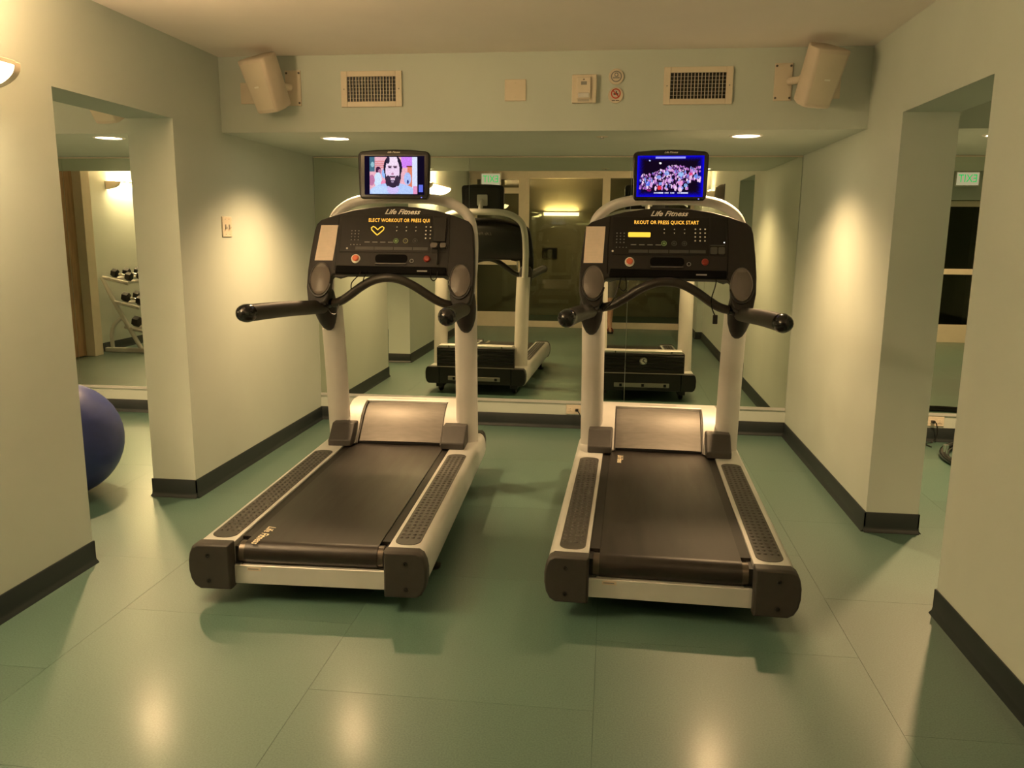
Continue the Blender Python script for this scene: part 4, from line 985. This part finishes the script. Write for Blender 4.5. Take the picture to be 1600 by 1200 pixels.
Ed = [(0, 1), (1, 2), (2, 3), (3, 4), (4, 5), (0, 6), (6, 7), (7, 8), (8, 9), (9, 10), (10, 11), (11, 12), (12, 13), (0, 14), (14, 15), (15, 16), (16, 17), (17, 18), (18, 19), (19, 20), (20, 21),
      (3, 22), (22, 23), (23, 24), (24, 25), (25, 26), (26, 27), (3, 28), (28, 29), (29, 30), (30, 31), (31, 32), (32, 33)]
body = skin_obj('body', V, Ed, 'skin', pr)
# fingers and thumbs closing on the phone's two ends
for s, hx in ((1, -0.020), (-1, 0.178)):
    for k, ln in enumerate((0.050, 0.058, 0.062, 0.055)):
        z = 1.432 + 0.018 * k
        x0 = hx; xe = hx + s * (0.018 + ln * 0.35)
        skin_obj('finger', [(x0, 0.200, z, 0.009), (x0 - s * 0.012, 0.220, z + 0.004, 0.0085), (x0 + s * 0.006, 0.2445, z + 0.005, 0.008), (xe, 0.2455, z + 0.006, 0.007)], [(0, 1), (1, 2), (2, 3)], 'skin', body, 0, 1)
    skin_obj('thumb', [(hx, 0.195, 1.425, 0.011), (hx + s * 0.018, 0.205, 1.44, 0.010), (hx + s * 0.036, 0.212, 1.458, 0.009)], [(0, 1), (1, 2)], 'skin', body, 0, 1)
# head
hd = MB(); rings = []
for z, cx, rx, ry in ((1.475, 0.015, 0.030, 0.035), (1.485, 0.018, 0.050, 0.058), (1.51, 0.012, 0.062, 0.080), (1.545, 0.006, 0.069, 0.090), (1.585, 0.0, 0.073, 0.095), (1.625, -0.004, 0.074, 0.096), (1.665, -0.008, 0.068, 0.090), (1.69, -0.010, 0.050, 0.070), (1.703, -0.010, 0.022, 0.032)):
    rings.append([(rx * math.cos(2 * math.pi * k / 20), cx + ry * math.sin(2 * math.pi * k / 20), z) for k in range(20)])
hd.loft(rings)
hd.loft([[(-0.012, 0.092, 1.585), (0.012, 0.092, 1.585), (0.006, 0.088, 1.61), (-0.006, 0.088, 1.61)], [(-0.014, 0.118, 1.568), (0.014, 0.118, 1.568), (0.006, 0.108, 1.595), (-0.006, 0.108, 1.595)], [(-0.008, 0.105, 1.558), (0.008, 0.105, 1.558), (0.006, 0.106, 1.572), (-0.006, 0.106, 1.572)]])
head = hd.build('head', 'skin', body, angle=80)
for s in (-1, 1):
    MB().ellipsoid((s * 0.028, 0.088, 1.602), (0.012, 0.008, 0.008), 10, 6).build('eye', 'eye', head)
    MB().ellipsoid((s * 0.077, 0.0, 1.59), (0.010, 0.020, 0.032), 10, 8).build('ear', 'skin', head)
MB().ellipsoid((0, 0.092, 1.535), (0.024, 0.008, 0.007), 12, 6).build('mouth', 'sandal', head)
hr_ = MB(); rings = []
for z, cx, rx, ry in ((1.575, -0.045, 0.066, 0.062), (1.62, -0.030, 0.080, 0.082), (1.66, -0.012, 0.078, 0.098), (1.69, -0.012, 0.062, 0.082), (1.712, -0.012, 0.030, 0.042)):
    rings.append([(rx * math.cos(2 * math.pi * k / 20), cx + ry * math.sin(2 * math.pi * k / 20), z) for k in range(20)])
hr_.loft(rings).build('hair', 'hair', head, angle=80)
# clothes
rings = []
for z, cy, rx, ry in ((0.90, -0.02, 0.190, 0.145), (1.0, -0.02, 0.178, 0.138), (1.12, -0.02, 0.178, 0.132), (1.25, -0.03, 0.196, 0.138), (1.36, -0.03, 0.190, 0.118), (1.415, -0.025, 0.115, 0.085), (1.44, -0.02, 0.070, 0.066)):
    rings.append([(rx * math.cos(2 * math.pi * k / 24), cy + ry * math.sin(2 * math.pi * k / 24), z) for k in range(24)])
sh_ = MB().loft(rings).build('shirt', 'shirt', body, angle=80)
MB().tube(spline([(-0.13, -0.03, 1.385), (-0.20, -0.025, 1.31), (-0.226, -0.01, 1.22)], 4), [0.078 - 0.0015 * i for i in range(9)], 14).build('sleeve', 'shirt', sh_)
MB().tube(spline([(0.13, -0.03, 1.385), (0.21, -0.025, 1.32), (0.262, -0.01, 1.23)], 4), [0.078 - 0.0015 * i for i in range(9)], 14).build('sleeve', 'shirt', sh_)
rings = [[(rx * math.cos(2 * math.pi * k / 24), -0.02 + ry * math.sin(2 * math.pi * k / 24), z) for k in range(24)] for z, rx, ry in ((0.80, 0.195, 0.140), (0.90, 0.185, 0.142), (0.98, 0.172, 0.130))]
sho = MB().loft(rings).build('shorts', 'shorts', body, angle=80)
for s in (-1, 1):
    MB().tube([(s * 0.095, -0.015, 0.86), (s * 0.108, -0.005, 0.70), (s * 0.116, 0.005, 0.54)], [0.108, 0.100, 0.092], 18).build('shorts_leg', 'shorts', sho)
    x = s * 0.130
    sd = MB().prism([(x + a, 0.055 + b_) for a, b_ in rrect(0.095, 0.27, 0.045, 5)], lambda a, b_, d: (a, b_, d), 0.0, 0.022).build('sandal', 'plastic_black', body, 0.004)
    MB().tube([(x - 0.045, 0.055, 0.018), (x - 0.02, 0.09, 0.075), (x, 0.125, 0.062), (x + 0.02, 0.09, 0.075), (x + 0.045, 0.055, 0.018)], 0.010, 8).build('sandal_strap', 'sandal', sd)
ph = empty('phone', (-0.046, -0.022, 1.47), 0, 'dark phone held up by the person in the mirror', 'phone')
MB().loft([[(a, d, b_) for a, b_ in rrect(0.15, 0.074, 0.010, 4)] for d in (-0.004, 0.004)]).build('case', 'plastic_black', ph, 0.001)
MB().lathe([(0.006, 0), (0.006, 0.0015), (0, 0.0015)], 12, Matrix.Translation((0.046, 0.004, 0.024)) @ Matrix.Rotation(R(-90), 4, 'X')).build('lens', 'gloss_black', ph)
MB().box((-0.07, -0.0045, -0.034), (0.07, -0.004, 0.034)).build('display', 'gloss_black', ph)
